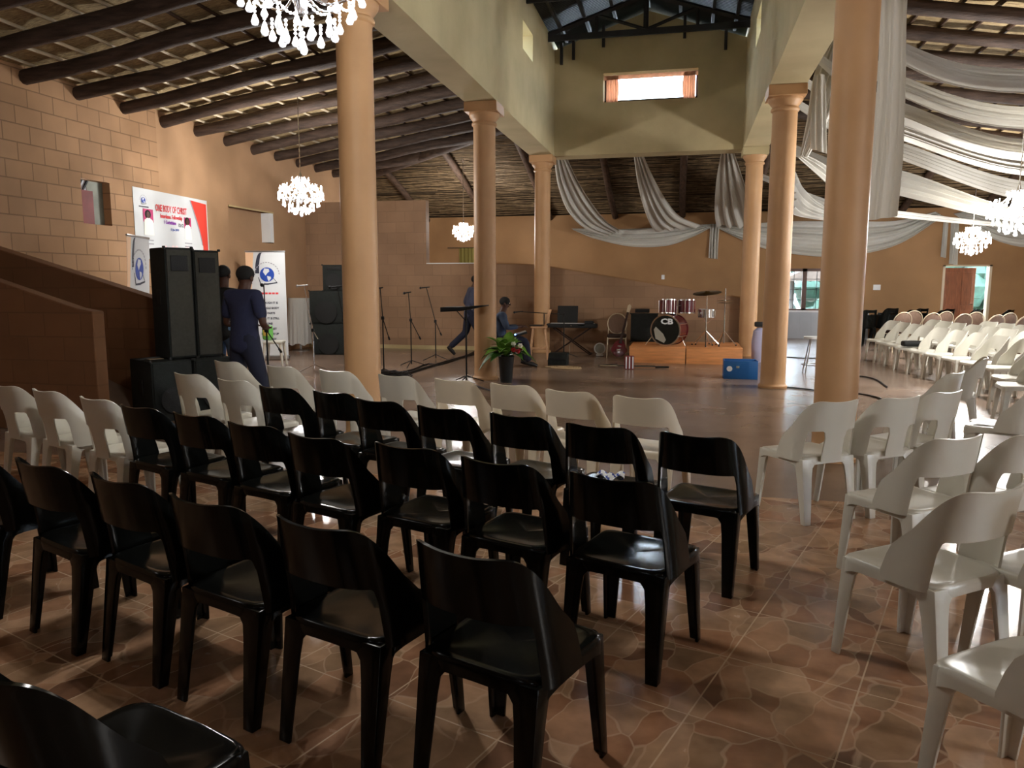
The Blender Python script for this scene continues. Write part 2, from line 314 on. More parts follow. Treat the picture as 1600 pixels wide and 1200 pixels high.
# ================================================================== THE SETTING
XL, XR = -3.17, 1.32          # column lines
XWL, XWR = -9.1, 10.0         # side walls
YB, YW = 17.15, 22.9          # ramp wall line, back wall
def panel(mb, ax, p, th, u0, u1, z0, z1, holes=()):
    """wall slab in the plane ax=p (0: x, 1: y) of thickness th behind p, with rectangular holes (ua, ub, za, zb)"""
    us = sorted({u0, u1} | {h[i] for h in holes for i in (0, 1)}); zs = sorted({z0, z1} | {h[i] for h in holes for i in (2, 3)})
    for a, b in zip(us, us[1:]):
        for c, d in zip(zs, zs[1:]):
            if any(h[0] - 1e-6 <= a and b <= h[1] + 1e-6 and h[2] - 1e-6 <= c and d <= h[3] + 1e-6 for h in holes): continue
            if ax == 0: mb.b2((p, a, c), (p + th, b, d))
            else: mb.b2((a, p, c), (b, p + th, d))
    return mb
# floors
struct(MB().b2((XWL - .2, -5.2, -.2), (XWR + .2, 5.65, 0)).build('floor', M['tile'], smooth=False))
struct(MB().b2((XWL - .2, 5.65, -.2), (XWR + .2, YW + .25, 0)).build('floor', M['cement'], smooth=False))
# left wall: blockwork as far as the notice, plaster beyond
OP1 = (10.10, 10.70, 2.48, 3.16); OP2 = (13.95, 15.65, 2.45, 3.14)
wl = struct(panel(MB(), 0, XWL, -.25, -5, 11.9, 0, 4.62, [OP1]).build('wall_left', M['block_y'], smooth=False))
wl2 = struct(panel(MB(), 0, XWL, -.25, 11.9, YW + .2, 0, 4.62, [OP2]).build('wall_left', M['plaster'], smooth=False))
# what stands behind the two openings of the left wall
t = thing('window_3', None, None); t['kind'] = 'structure'
MB().b2((XWL - .08, 10.10, 2.48), (XWL - .11, 10.42, 3.0)).build('panel', M['redsheet'], t, smooth=False)
MB().b2((XWL - .14, 10.36, 2.48), (XWL - .17, 10.70, 3.16)).build('board', M['greysheet'], t, smooth=False)
MB().b2((XWL - .15, 10.10, 2.98), (XWL - .17, 10.40, 3.16)).build('pale_board', M['greyp'], t, smooth=False)
for k_ in (0, 1): MB().box((XWL - .13, 10.2 + .12 * k_, 3.07), (.02, .025, .22), rx=-.6).build('brace', M['matblack'], t, smooth=False)
t = thing('window_4', None, None); t['kind'] = 'structure'
MB().b2((XWL - .2, 13.95, 2.45), (XWL - .24, 15.65, 3.14)).build('shutter', M['plaster'], t, smooth=False)
MB().b2((XWL - .2, 15.5, 2.47), (XWL + .02, 15.64, 3.12)).build('reveal', M['whitep'], t, smooth=False)
MB().b2((XWL + .0, 13.95, 3.11), (XWL + .03, 15.65, 3.14)).build('lintel', M['khaki2'], t, smooth=False)
# wall behind the band: tall block, opening, low wall, then the ramp wall that falls towards the window
mb = MB(); mb.b2((XWL, YB, 0), (-6.0, YB + .22, 3.5)); mb.b2((-6.0, YB, 0), (-4.4, YB + .22, 2.02))
struct(mb.build('wall_stage', M['block_x'], smooth=False))
pl = [(-4.4, 0), (1.15, 0), (1.15, 1.25), (-3.3, 1.97), (-4.4, 2.02)]
struct(MB().prism(pl, lambda p, t: Vector((p[0], t, p[1])), YB, YB + .22).build('wall_ramp', M['block_x'], smooth=False))
struct(MB().b2((-6.0, YB - .01, 2.02), (-4.4, YB + .24, 2.04)).build('trim_1', M['whitep'], smooth=False))
struct(MB().prism([(-3.3, 1.97), (1.15, 1.25), (1.15, 1.275), (-3.3, 1.995), (-4.4, 2.045), (-4.4, 2.02)], lambda p, t: Vector((p[0], t, p[1])), YB - .012, YB + .232).build('trim_2', M['plaster_b'], smooth=False))
struct(MB().b2((XWL, YB - .015, 0), (-3.4, YB, .09)).build('baseboard_stage', M['khaki2'], smooth=False))
# back wall with window and door
WIN = (2.72, 4.45, .80, 1.98); DOOR = (6.82, 8.02, 0, 2.06); WIN5 = (-8.6, -5.2, .9, 1.5)
struct(panel(MB(), 1, YW, .25, XWL - .2, XWR + .2, 0, 3.6, [WIN, DOOR]).build('wall_back', M['plaster_b'], smooth=False))
t = thing('window_1', None, None); t['kind'] = 'structure'
fr = MB(); x0, x1, z0, z1 = WIN
for a, b, c, d in ((x0, x1, z1 - .08, z1), (x0, x1, z0, z0 + .05), (x0, x0 + .06, z0, z1), (x1 - .06, x1, z0, z1), (3.22, 3.34, z0, z1), (3.88, 3.98, z0, z1)): fr.b2((a, YW + .02, c), (b, YW + .1, d))
fr.build('window_frame', M['framew'], t, smooth=False)
mu = MB()
for a, b in ((x0 + .06, 3.22), (3.34, 3.88), (3.98, x1 - .06)):
    mu.b2(((a + b) / 2 - .008, YW + .05, z0), ((a + b) / 2 + .008, YW + .07, z1))
    for q in (1, 2, 3): mu.b2((a, YW + .05, z0 + q * (z1 - z0) / 4 - .008), (b, YW + .07, z0 + q * (z1 - z0) / 4 + .008))
mu.build('glazing_bars', M['matblack'], t, smooth=False)
MB().b2((x0, YW + .058, z0), (x1, YW + .062, z1)).build('pane', M['glass'], t, smooth=False)
MB().b2((x0 - .08, YW - .06, z0 - .05), (x1 + .08, YW + .05, z0)).build('sill', M['whitep'], t, smooth=False)
mb = MB().b2((2.3, YW - .03, 0), (5.0, YW, .76))
for k in range(10): mb.b2((2.3 + k * .3, YW - .04, .02), (2.315 + k * .3, YW - .03, .74))
struct(mb.build('trim_3', M['greyp'], smooth=False))
t = thing('door_1', None, None); t['kind'] = 'structure'
fr = MB(); x0, x1, z0, z1 = DOOR
for a, b, c, d in ((x0, x0 + .06, 0, z1), (x1 - .06, x1, 0, z1), (x0, x1, z1 - .04, z1)): fr.b2((a, YW - .02, c), (b, YW + .2, d))
fr.build('door_frame', M['goldm'], t, smooth=False)
lf = MB(); rz = math.radians(14); ctr = Vector((x0 + .06 + .42, YW + .16, 1.0)); lf.rbox(ctr, (.86, .045, 1.98), .008, rz)
for dx in (-.22, .2):
    for zc, h in ((.48, .7), (1.42, .9)): lf.rbox(ctr + Matrix.Rotation(rz, 3, 'Z') @ Vector((dx, -.02, zc - 1.0)), (.3, .03, h), .01, rz)
dl = lf.build('door_leaf', M['door'], t, smooth=False)
MB().tube([ctr + Vector((.33, -.03, 0)), ctr + Vector((.33, -.08, 0)), ctr + Vector((.24, -.09, 0))], .012).build('door_handle', M['chrome'], dl)
# other room walls (close the hall)
struct(panel(MB(), 0, XWR, .25, -5, YW + .2, 0, 4.6, [(1.5, 3.0, .9, 2.1), (15.5, 17.0, .9, 2.1)]).build('wall_right', M['plaster_b'], smooth=False))
struct(MB().b2((XWL - .2, -5.2, 0), (XWR + .2, -5, 5.2)).build('wall_front', M['framew'], smooth=False))  # unseen wall, coloured dark to keep its reflections off the black chairs
# foreground ramp at the left wall: front parapet and rear parapet
pf = [(XWL, 0), (-5.92, 0), (-5.92, 1.27), (-6.12, 1.30), (XWL, 2.17)]
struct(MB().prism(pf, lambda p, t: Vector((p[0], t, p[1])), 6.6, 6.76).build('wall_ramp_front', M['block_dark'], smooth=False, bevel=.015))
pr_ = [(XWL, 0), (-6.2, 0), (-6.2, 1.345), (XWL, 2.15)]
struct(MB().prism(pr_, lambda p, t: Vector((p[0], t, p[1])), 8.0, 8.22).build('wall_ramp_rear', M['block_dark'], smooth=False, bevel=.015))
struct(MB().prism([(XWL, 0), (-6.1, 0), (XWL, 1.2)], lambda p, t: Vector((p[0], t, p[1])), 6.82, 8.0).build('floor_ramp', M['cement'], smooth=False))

# columns
col_prof = [(.205, 0), (.212, .015), (.212, .035), (.195, .05), (.184, .065), (.181, .2), (.178, 2.0), (.174, 3.98), (.176, 4.0), (.196, 4.015), (.2, 4.03), (.196, 4.05),
            (.182, 4.06), (.184, 4.08), (.215, 4.12), (.235, 4.15), (.24, 4.17), (.24, 4.19)]
for i, (x, y) in enumerate([(XL, 7.07), (XL, 11.9), (XL, 16.9), (XR, 7.07), (XR, 11.9), (XR, 17.05 - .15)]):
    c = thing('column', None, None, (x, y, 0)); c['kind'] = 'structure'
    MB().lathe(col_prof, 40).build('shaft', M['column'], c)
    MB().rbox((0, 0, 4.265), (.52, .52, .15), .01).build('capital_slab', M['column'] if i not in (5,) else M['khaki'], c, smooth=False)
# clerestory box over the columns
HB = 4.34; HT = 6.72
cl = struct(thing('wall_clerestory', None, None)); cl['kind'] = 'structure'
mb = panel(MB(), 0, XL - .25, .5, 2.0, 17.4, HB, HT, [(13.6, 14.5, 5.66, 6.14), (8.2, 9.7, 5.62, 6.2), (3.5, 5, 5.62, 6.2)]); mb.build('left_upper_wall', M['khaki'], cl, smooth=False)
mb = panel(MB(), 0, XR - .25, .5, 2.0, 17.4, HB, HT, [(13.6, 14.5, 5.66, 6.14), (8.2, 9.7, 5.62, 6.2), (3.5, 5, 5.62, 6.2)]); mb.build('right_upper_wall', M['khaki'], cl, smooth=False)
CW = (-1.86, .12, 5.42, 6.02); BX0, BX1 = XL + .25, XR - .25; BXC = (BX0 + BX1) / 2
mb = panel(MB(), 1, 16.9, .5, BX0, BX1, HB, 6.5, [CW])
mb.prism([(BX0, 6.5), (BX1, 6.5), (BX1, 6.56), (BXC, 7.22), (BX0, 6.56)], lambda p, t: Vector((p[0], t, p[1])), 16.9, 17.4)
mb.build('gable_upper_wall', M['khaki'], cl, smooth=False)
mb = MB().b2((BX0, 2.0, HB), (BX1, 2.4, 6.5)); mb.prism([(BX0, 6.5), (BX1, 6.5), (BX1, 6.56), (BXC, 7.22), (BX0, 6.56)], lambda p, t: Vector((p[0], t, p[1])), 2.0, 2.4)
mb.build('gable_upper_wall', M['khaki'], cl, smooth=False)
# clerestory windows: bare opening with peach curtains tied back
t = thing('window_2', None, None); t['kind'] = 'structure'
x0, x1, z0, z1 = CW; fr = MB()
for a, b, c, d in ((x0, x1, z1 - .04, z1), (x0, x1, z0, z0 + .03), (x0, x0 + .04, z0, z1), (x1 - .04, x1, z0, z1)): fr.b2((a, 17.2, c), (b, 17.26, d))
fr.build('window_frame', M['framew'], t, smooth=False)
MB().b2((x0, 17.225, z0), (x1, 17.23, z1)).build('pane', M['glass'], t, smooth=False)
wv = t; x0_, x1_, z1_ = x0, x1, z1
for sgn, xa in ((1, x0 + .03), (-1, x1 - .03)):
    MB().grid(lambda u, v: Vector((xa + sgn * (.02 + u * (.24 + .03 * math.sin(v * PI))), 17.1 + .02 * math.sin(u * 30), z0 + .01 + v * (z1 - z0 - .04))), 30, 10).build('curtain', M['pinkcur'], t, thick=.004)
for n_, (xa) in enumerate((XL - .25, XR - .25)):
    for k, (ya, yb) in enumerate(((13.6, 14.5), (8.2, 9.7), (3.5, 5))):  # the last two are out of view, added to let daylight in
        t = thing('window_%d' % (5 + n_ * 3 + k), None, None); t['kind'] = 'structure'
        xf = xa + (.1 if n_ == 0 else .4); fr = MB()
        zu, zd = (6.14, 5.66) if k == 0 else (6.2, 5.62)
        for a, b, c, d in ((ya, yb, zu - .04, zu), (ya, yb, zd, zd + .03), (ya, ya + .04, zd, zu), (yb - .04, yb, zd, zu), ((ya + yb) / 2 - .02, (ya + yb) / 2 + .02, zd, zu)): fr.b2((xf - .02, a, c), (xf + .02, b, d))
        fr.build('window_frame', M['framew'], t, smooth=False); MB().b2((xf - .003, ya, zd), (xf + .003, yb, zu)).build('pane', M['glass'], t, smooth=False)
MB().grid(lambda u, v: Vector((x0_ + u * (x1_ - x0_), 17.08 + .01 * math.sin(u * 90), z1_ - .10 + v * .09)), 60, 3).build('valance', M['pinkcur'], wv, thick=.004)
# roof over the box: corrugated tin on dark trusses
rf = thing('ceiling', None, None); rf['kind'] = 'structure'
for sgn in (-1, 1):
    xe = BX0 - .9 if sgn < 0 else BX1 + .9
    MB().grid(lambda u, v: Vector((xe + (BXC - xe) * u, 1.5 + v * 16.8, 6.52 - .12 + (7.42 - 6.4) * u + .012 * math.sin(v * 16.8 / .076 * 2 * PI))), 1, 880).build('tin_sheet', M['tin'], rf, thick=.004)
for k, y in enumerate((16.1, 13.9, 11.7, 9.5, 7.3, 5.1, 2.9)):
    tb = MB(); tb.box((BXC, y, 6.56), (BX1 - BX0 + .4, .05, .12))
    for sgn in (-1, 1):
        xe = BX0 if sgn < 0 else BX1; a = Vector((xe, y, 6.64)); b = Vector((BXC, y, 7.26))
        tb.tube([a, b], .05, 4); tb.tube([Vector((BXC, y, 6.6)), (a + b) / 2], .035, 4); tb.tube([(a + b) / 2, Vector(((a.x + b.x) / 2, y, 6.6))], .035, 4)
    tb.tube([(BXC, y, 6.6), (BXC, y, 7.3)], .04, 4); tb.build('roof_truss', M['truss'], rf, smooth=False)
for x in (BX0 + .25, BX0 + .75, BX0 + 1.3, BXC, BXC + .65, BXC + 1.3, BX1 - .25):
    zz = 7.36 - abs(x - BXC) / (BXC - BX0 + .9) * .98
    MB().box((x, 9.3, zz), (.06, 15.4, .09)).build('purlin', M['truss'], rf, smooth=False)
for x in (BX0 + .16, BX0 + .42, -1.86, -1.0, -.18, BX1 - .42):
    zz = 7.3 - abs(x - BXC) / (BXC - BX0 + .9) * .98; MB().box((x, 16.84, zz - .22), (.06, .07, .44)).build('strut', M['truss'], rf, smooth=False)

# lean-to roofs
A_, B_ = .15, .30
ZE = 4.40; XBL, XBR = XL - .25, XR + .25
zc = lambda dx: 5.25 - A_ * dx            # rafter centre height, dx metres out from the box
def rafter(x0, z0, x1, z1, y, par, r=.112):
    n = 7; ph = R_.random() * 6; am = .018
    pts = [Vector((x0 + (x1 - x0) * i / n, y + am * math.sin(ph + i * 1.3), z0 + (z1 - z0) * i / n + am * math.sin(ph * 2 + i * 1.7))) for i in range(n + 1)]
    return MB().tube(pts, [r * (1.08 - .2 * i / n + .04 * math.sin(ph + i * 2)) for i in range(n + 1)], 10).build('rafter', M['pole'], par)
for side in (-1, 1):
    xb = XBL if side < 0 else XBR; xw = XWL if side < 0 else XWR; ext = abs(xw - xb); yh = YB + ext * A_ / B_
    ce = thing('ceiling_left' if side < 0 else 'ceiling_right', None, None); ce['kind'] = 'structure'
    def P3(d, y, dz=0): return Vector((xb + side * d, y, zc(d) + dz))
    e2 = ext + .35
    MB().grid(lambda u, v: P3(u * e2, -5 + v * (YB + 5 + u * e2 * A_ / B_), .155 + .015 * math.sin(v * 130 + u * 9) * math.cos(u * 60)), 40, 120).build('thatch', M['thatch'], ce, thick=.12, off=1)
    k = 0; y = 9.22 + .955 * -14
    while y < yh - .3:
        d0 = 0 if y < YB else (y - YB) * B_ / A_
        if y > -4.5 and ext - d0 > .5: rafter(xb + side * d0, zc(d0), xb + side * (ext + .02), zc(ext), y, ce, .112 if side < 0 else .09)
        y += .955
    d = .14
    while d < ext:
        yend = YB + d * A_ / B_; n = 26; ph = R_.random() * 9
        MB().tube([P3(d + .015 * math.sin(ph + i * .9), -4.8 + (yend + 4.8) * i / n, .125 + .01 * math.sin(ph + i * 1.9)) for i in range(n + 1)], .019 + .007 * R_.random(), 6).build('lath', M['lath' if (d > 3.3 and side < 0) else 'lath_d'], ce)
        d += .41
    # hip rafter
    MB().tube([P3(0, YB, -.02), P3(ext, yh, -.02)], .11, 10).build('hip_rafter', M['pole'], ce)
# back slope
cb = thing('ceiling_back', None, None); cb['kind'] = 'structure'
zb = lambda y: 5.25 - B_ * (y - YB)
def xlim(y):
    d = (y - YB) * B_ / A_; return max(XWL - .3, XBL - d), min(XWR + .3, XBR + d)
mb = MB(); mb.grid(lambda u, v: Vector((xlim(YB + v * 6)[0] + (xlim(YB + v * 6)[1] - xlim(YB + v * 6)[0]) * u, YB + v * 6, zb(YB + v * 6) + .15)), 60, 60)
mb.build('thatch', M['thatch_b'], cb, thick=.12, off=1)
y = YB + .06; mbs = [MB() for _ in range(4)]; k = 0
while y < YW:
    a, b = xlim(y); x = a
    while x < b:
        L_ = min(b - x, R_.uniform(1.6, 3.4)); ph = R_.random() * 9; n = 8
        if R_.random() < .9: mbs[k % 4].tube([(x + L_ * i / n, y + .012 * math.sin(ph + i), zb(y) + .12 + .014 * math.sin(ph * 3 + i * 1.4)) for i in range(n + 1)], R_.uniform(.007, .016), 5)
        x += L_ * .98
    y += R_.uniform(.05, .09); k += 1
for m_ in mbs: m_.build('reed_layer', M['reed'], cb)
for k in range(-4, 7):
    x = -2.1 + 1.95 * k
    if x < XWL or x > XWR: continue
    y0 = max(YB, YB + (XBL - x) * A_ / B_, YB + (x - XBR) * A_ / B_)
    if YW - y0 > .5: MB().tube([(x + .02 * math.sin(i), y0 + (YW - y0) * i / 6, zb(y0 + (YW - y0) * i / 6)) for i in range(7)], .09, 10).build('rafter', M['pole_y'], cb)
# roof over the viewer in front of the box
struct(MB().b2((XBL, -5, 5.2), (XBR, 2.0, 5.35)).build('ceiling_front', M['thatch'], smooth=False))
struct(MB().b2((XBL, YB + .25, 4.34), (XBR, YB + .27, 5.3)).build('wall_eave', M['khaki2'], smooth=False))
# outside
struct(MB().b2((-14, YW + .3, -.3), (24, 60, -.1)).build('ground', M['ground'], smooth=False))
hm = MB()
for k in range(150):
    hm.ell((R_.uniform(-2, 20), R_.uniform(29, 33), R_.uniform(0, 2.6)) if k < 90 else (R_.uniform(7.2, 12), R_.uniform(25.5, 27), R_.uniform(0, 2.9)), (R_.uniform(.4, .9), R_.uniform(.4, .9), R_.uniform(.3, .8)), 8)
tag(hm.build('hedge', M['hedge']), 'blurred green bushes outside beyond the open door', 'hedge', kind='stuff')
s_ = thing('garden_shelter', 'dark thatched shelter seen outside through the window', 'shelter', (5.2, 27.2, -.1))
MB().prism([(-2.2, 1.75), (2.2, 1.75), (.2, 2.9)], lambda p, t: Vector((p[0], t, p[1])), -.8, .8).build('roof', M['gstraw'], s_, smooth=False)
for dx in (-1.7, 1.5): MB().tube([(dx, 0, 0), (dx, 0, 1.8)], .08).build('post', M['truss'], s_)

# ================================================================== CHANDELIERS
def drop(mb, p, h, r, n=8):
    mb.lathe([(.001, 0), (r * .45, -h * .18), (r * .62, -h * .35), (r, -h * .68), (r * .7, -h * .92), (.001, -h)], n, p)
def bead(mb, p, r, n=7): mb.ell(p, (r, r, r), n)
def chandelier(name, label, loc, ztop, watt, detail=True, s=1.0, big=1.0, col=(1, .97, .94)):
    """loc: bottom centre of the crystal body; ztop: where the chain is fixed"""
    t = thing(name, label, 'chandelier', loc, R_.random() * 6, 'crystal chandeliers')
    H = ztop - loc[2]
    cn = MB(); z = .56 * s; k = 0
    while z < H - .05:
        cn.tube([(0, 0, z), (0, 0, z + .045)], .006 if k % 2 else .011, 6); z += .045; k += 1
    cn.build('chain', M['chrome'], t); MB().lathe([(.03, H - .06), (.06, H - .03), (.065, H)], 16).build('ceiling_rose', M['chrome'], t)
    bd = MB(); bd.lathe([(.012, .1), (.03, .14), (.05, .2), (.03, .25), (.02, .3), (.045, .36), (.06, .42), (.03, .48), (.015, .56)], 14); bd.v = [tuple(c * s for c in v) for v in bd.v]; bd.build('stem', M['chrome'], t)
    n = 8; fr = MB()
    for i in range(n):
        a = 2 * PI * i / n; c, q = math.cos(a), math.sin(a)
        am = MB().tube(cr([(.03 * c * s, .03 * q * s, .22 * s), (.14 * c * s, .14 * q * s, .15 * s), (.27 * c * s, .27 * q * s, .19 * s), (.31 * c * s, .31 * q * s, .27 * s)], 10), .007 * s, 6)
        am.lathe([(.012, 0), (.032, .01), (.034, .016), (.01, .02)], 10, (.31 * c * s, .31 * q * s, .27 * s)); a_ = am.build('arm', M['chrome'], t)
        b = MB().lathe([(.009, .0), (.012, .02), (.017, .045), (.013, .07), (.003, .095)], 8, (.31 * c * s, .31 * q * s, .29 * s)); b.build('bulb', M['bulb'], a_)
    tiers = [(r_0, z_0, int(m_0 / big), h_0 * big ** .6, nb_0) for r_0, z_0, m_0, h_0, nb_0 in [(.34, .27, 16, .055, 3), (.27, .18, 14, .055, 3), (.19, .10, 12, .06, 3), (.11, .04, 8, .06, 2), (.24, .40, 12, .04, 2), (.13, .50, 8, .035, 1)]]
    def pendant(p, nb, h, r, br=.010, q=8):
        """a short string of beads that ends in a pear drop, one piece"""
        pr = []; z = 0
        for b in range(nb):
            pr += [(.0015, z), (br * .8, z - br * .4), (br, z - br), (br * .8, z - br * 1.6)]; z -= br * 2.1
        pr += [(.0015, z), (r * .45, z - h * .18), (r * .62, z - h * .35), (r, z - h * .68), (r * .7, z - h * .92), (.001, z - h)]
        MB().lathe([(a_ * s, b_ * s) for a_, b_ in pr], q, p).build('crystal_drop', M['crystal'], t)
    nq = 8 if detail else 6
    for r, z, m_, h, nb in tiers:
        off = R_.random()
        for i in range(m_):
            a = 2 * PI * (i + off) / m_; pendant(Vector((r * math.cos(a), r * math.sin(a), z)) * s, nb, h * R_.uniform(.85, 1.2), .0155 * big, q=nq)
    pendant(Vector((0, 0, .06 * s)), 3, .07, .026, .014, 12)
    for i in range(12):
        a = 2 * PI * i / 12
        for pf in (lambda w_: Vector((.34 * math.cos(a + .52 * w_) * (1 - .05 * math.sin(PI * w_)), .34 * math.sin(a + .52 * w_), .27 - .07 * math.sin(PI * w_))) * s,
                   lambda w_: Vector(((.06 + .28 * w_) * math.cos(a), (.06 + .28 * w_) * math.sin(a), .50 - .22 * w_ - .06 * math.sin(PI * w_))) * s):
            m__ = 32; MB().tube([pf(u / m__) for u in range(m__ + 1)], [(.0015 if u % 4 == 0 else (.0095 if u % 4 == 2 else .007)) * s for u in range(m__ + 1)], 6).build('bead_garland', M['crystal'], t)
    # the light of its bulbs
    for k in range(4):
        a = PI / 4 + k * PI / 2; l = bpy.data.lights.new('point_light', 'POINT'); l.energy = watt / 4; l.color = col; l.shadow_soft_size = .03
        o = bpy.data.objects.new('point_light', l); C.objects.link(o); o.parent = t; o.location = (.20 * s * math.cos(a), .20 * s * math.sin(a), .24 * s)
    return t
chandelier('chandelier', 'big crystal chandelier at the top edge, only its hanging drops showing', (-2.12, 4.02, 2.93), 5.25, 52, True, 1.0, 1.45)
chandelier('chandelier', 'glowing crystal chandelier on a long chain before the left block wall', (-6.68, 12.47, 2.84), 4.93, 112, True, 1.15)
chandelier('chandelier', 'small distant crystal chandelier hanging over the low stage wall', (-5.75, 19.4, 2.72), zb(19.4) + .17, 95, False, .85)
chandelier('chandelier', 'crystal chandelier hanging in front of the half open wooden door', (5.75, 17.6, 2.22), zc(4.2) + .17, 180, False, 1.0)
chandelier('chandelier', 'brightest crystal chandelier cut off by the right edge under white swags', (4.42, 11.9, 2.30), zc(2.9) + .17, 200, True, 1.05)

# ================================================================== PLASTIC CHAIRS
def shell(kind):
    """back of the stacking chair; t runs round the back (-1..1), z up"""
    mb = MB()
    def pos(t, z):
        a = t * 1.72; q = max((z - .43) / .37, -.1); A = abs(a); w_ = .234 - .022 * q
        if A < PI / 2: x = math.copysign(w_ * math.sin(A) ** .78, a); y = -.19 * math.cos(A) ** .5
        else: x = math.copysign(w_, a); y = (A - PI / 2) * .32
        return Vector((x, y - .012 - .065 * max(q, 0) ** 1.1 * max(0, 1 - abs(t) ** 4), z))
    def top(t):
        u = abs(t)
        if u < .36: return .808 - .004 * math.cos(u / .36 * PI)
        w_ = (u - .36) / .64; return .445 + (.812 - .445) * (1 - w_ ** 2.6) ** .8 if w_ < 1 else .445
    if kind == 'O': t0, t1, zl, zo, rr = 0, .60, .440, .615, .032
    elif kind == 'T': t0, t1, zl, zo, rr = .15, .56, .440, .615, .035
    else: t0, t1, zl, zo, rr = 0, .20, .70, .745, .02
    def ot(t):   # opening top
        u = abs(t); d = min(u - t0, t1 - u) if kind == 'T' else t1 - u; d = max(0, min(1, d / (rr * 2.0)))
        return zl + (zo - zl) * (.72 + .28 * math.sqrt(1 - (1 - d) ** 2))
    def ol(t): return zl
    zs = .43 - .02
    brk = sorted({-1, 1, -t1, t1} | ({-t0, t0} if kind == 'T' else set()))
    ts = []
    for a, b in zip(brk, brk[1:]):
        n = max(3, int((b - a) * 34)); ts += [(a + (b - a) * i / n, a + (b - a) * (i + 1) / n) for i in range(n)]
    def strip(ta, tb, la, ha, lb, hb, n):
        mb.grid(lambda u, v: pos(ta + (tb - ta) * u, (la + (ha - la) * v) * (1 - u) + (lb + (hb - lb) * v) * u), 1, n)
    for a, b in ts:
        mid = abs((a + b) / 2); inside = t0 < mid < t1
        oa, ob = (ot(a), ot(b)) if inside else ((zl + (zo - zl) * .72,) * 2); ta_, tb_ = top(a), top(b)
        if ta_ > oa and tb_ > ob: strip(a, b, oa, ta_, ob, tb_, 6)
        elif ta_ > oa or tb_ > ob: strip(a, b, min(oa, ta_), ta_, min(ob, tb_), tb_, 6)
        if not inside: strip(a, b, zl, min(oa, ta_), zl, min(ob, tb_), 3)
        if not (kind in 'OT' and inside): strip(a, b, zs, min(zl, ta_), zs, min(zl, tb_), 1)
    return mb
def seat_mb():
    mb = MB(); n = 48; rings = 9
    def out(a, k):
        c, s_ = math.cos(a), math.sin(a); e = .36
        x = math.copysign(abs(c) ** e, c); y = math.copysign(abs(s_) ** e, s_)
        hw = .218 + .012 * max(0, y); return Vector((x * hw * k, .035 + y * (.222 if y > 0 else .215) * k, 0))
    vs = []
    prof = [(.0, .424), (.25, .4245), (.5, .427), (.7, .431), (.84, .436), (.92, .4385), (.97, .437), (1.0, .429), (1.012, .415), (1.018, .36)]
    for k, z in prof:
        for i in range(n):
            a = 2 * PI * i / n; p = out(a, max(k, .001)); fr = max(0, math.sin(a))
            zz = z - (.012 * fr ** 3 * k if k <= 1.0 else .012 * fr ** 3)
            if k > 1.015: # apron lower edge arches between legs
                q = abs(math.cos(2 * a)) ** 1.5; zz = .355 + .035 * q
            p.z = zz; vs.append(p)
    m = len(prof); fs = [(i * n + k, i * n + (k + 1) % n, (i + 1) * n + (k + 1) % n, (i + 1) * n + k) for i in range(m - 1) for k in range(n)]
    mb._a(vs, fs); return mb
def leg_mb(sx, sy):
    """tapered angle-section leg, corner outward"""
    mb = MB(); secs = []
    top_c = Vector((sx * .214, (.235 if sy > 0 else -.178), .425)); bot = Vector((sx * (.226 if sy > 0 else .212), (.258 if sy > 0 else -.228), 0))
    for i in range(8):
        u = i / 7; c = top_c.lerp(bot, u); w_ = .045 * max(0, 1 - u * 5) ** 2 + .030 * (1 - u) + .046; d = .04 * max(0, 1 - u * 5) ** 2 + .03 * (1 - u) + .040; th = .011
        if sy < 0: w_ *= 1.08
        pts = [(0, 0), (-sx * w_, 0), (-sx * w_, -sy * th * 1.2), (-sx * th * 1.4, -sy * th * 1.4), (-sx * th * 1.2, -sy * d), (0, -sy * d)]
        secs.append([c + Vector((x, y, 0)) for x, y in pts])
    n = 6; vs = [p for s_ in secs for p in s_]; fs = [(i * n + k, i * n + (k + 1) % n, (i + 1) * n + (k + 1) % n, (i + 1) * n + k) for i in range(7) for k in range(n)]
    fs += [tuple(range(n))[::-1], tuple(7 * n + k for k in range(n))]
    mb._a(vs, fs); return mb
def plastic_chair(name, kind, m):
    t = thing(name, 'x', 'chair')
    shell(kind).build('backrest', m, t, thick=.010, off=0)
    seat_mb().build('seat', m, t, thick=.006, off=-1)
    for sx in (-1, 1):
        for sy in (-1, 1): leg_mb(sx, sy).build('leg', m, t, bevel=.003)
    return t
protos = {}
def chair_at(key, x, y, head, label, group, z=0):
    """head: compass heading of the sitter in degrees, 0 = +y, positive = anticlockwise"""
    if key not in protos:
        kind, mm = key; nm = 'plastic_chair'
        if kind == 'H': protos[key] = plastic_chair(nm, 'H', M['black'])
        elif kind == 'B': protos[key] = banquet_chair()
        else: protos[key] = plastic_chair(nm, kind, M[mm])
        r = protos[key]; r.location = (x, y, z); r.rotation_euler = (0, 0, math.radians(head)); tag(r, label, 'chair', group); return r
    return dup(protos[key], (x, y, z), math.radians(head), label, group)
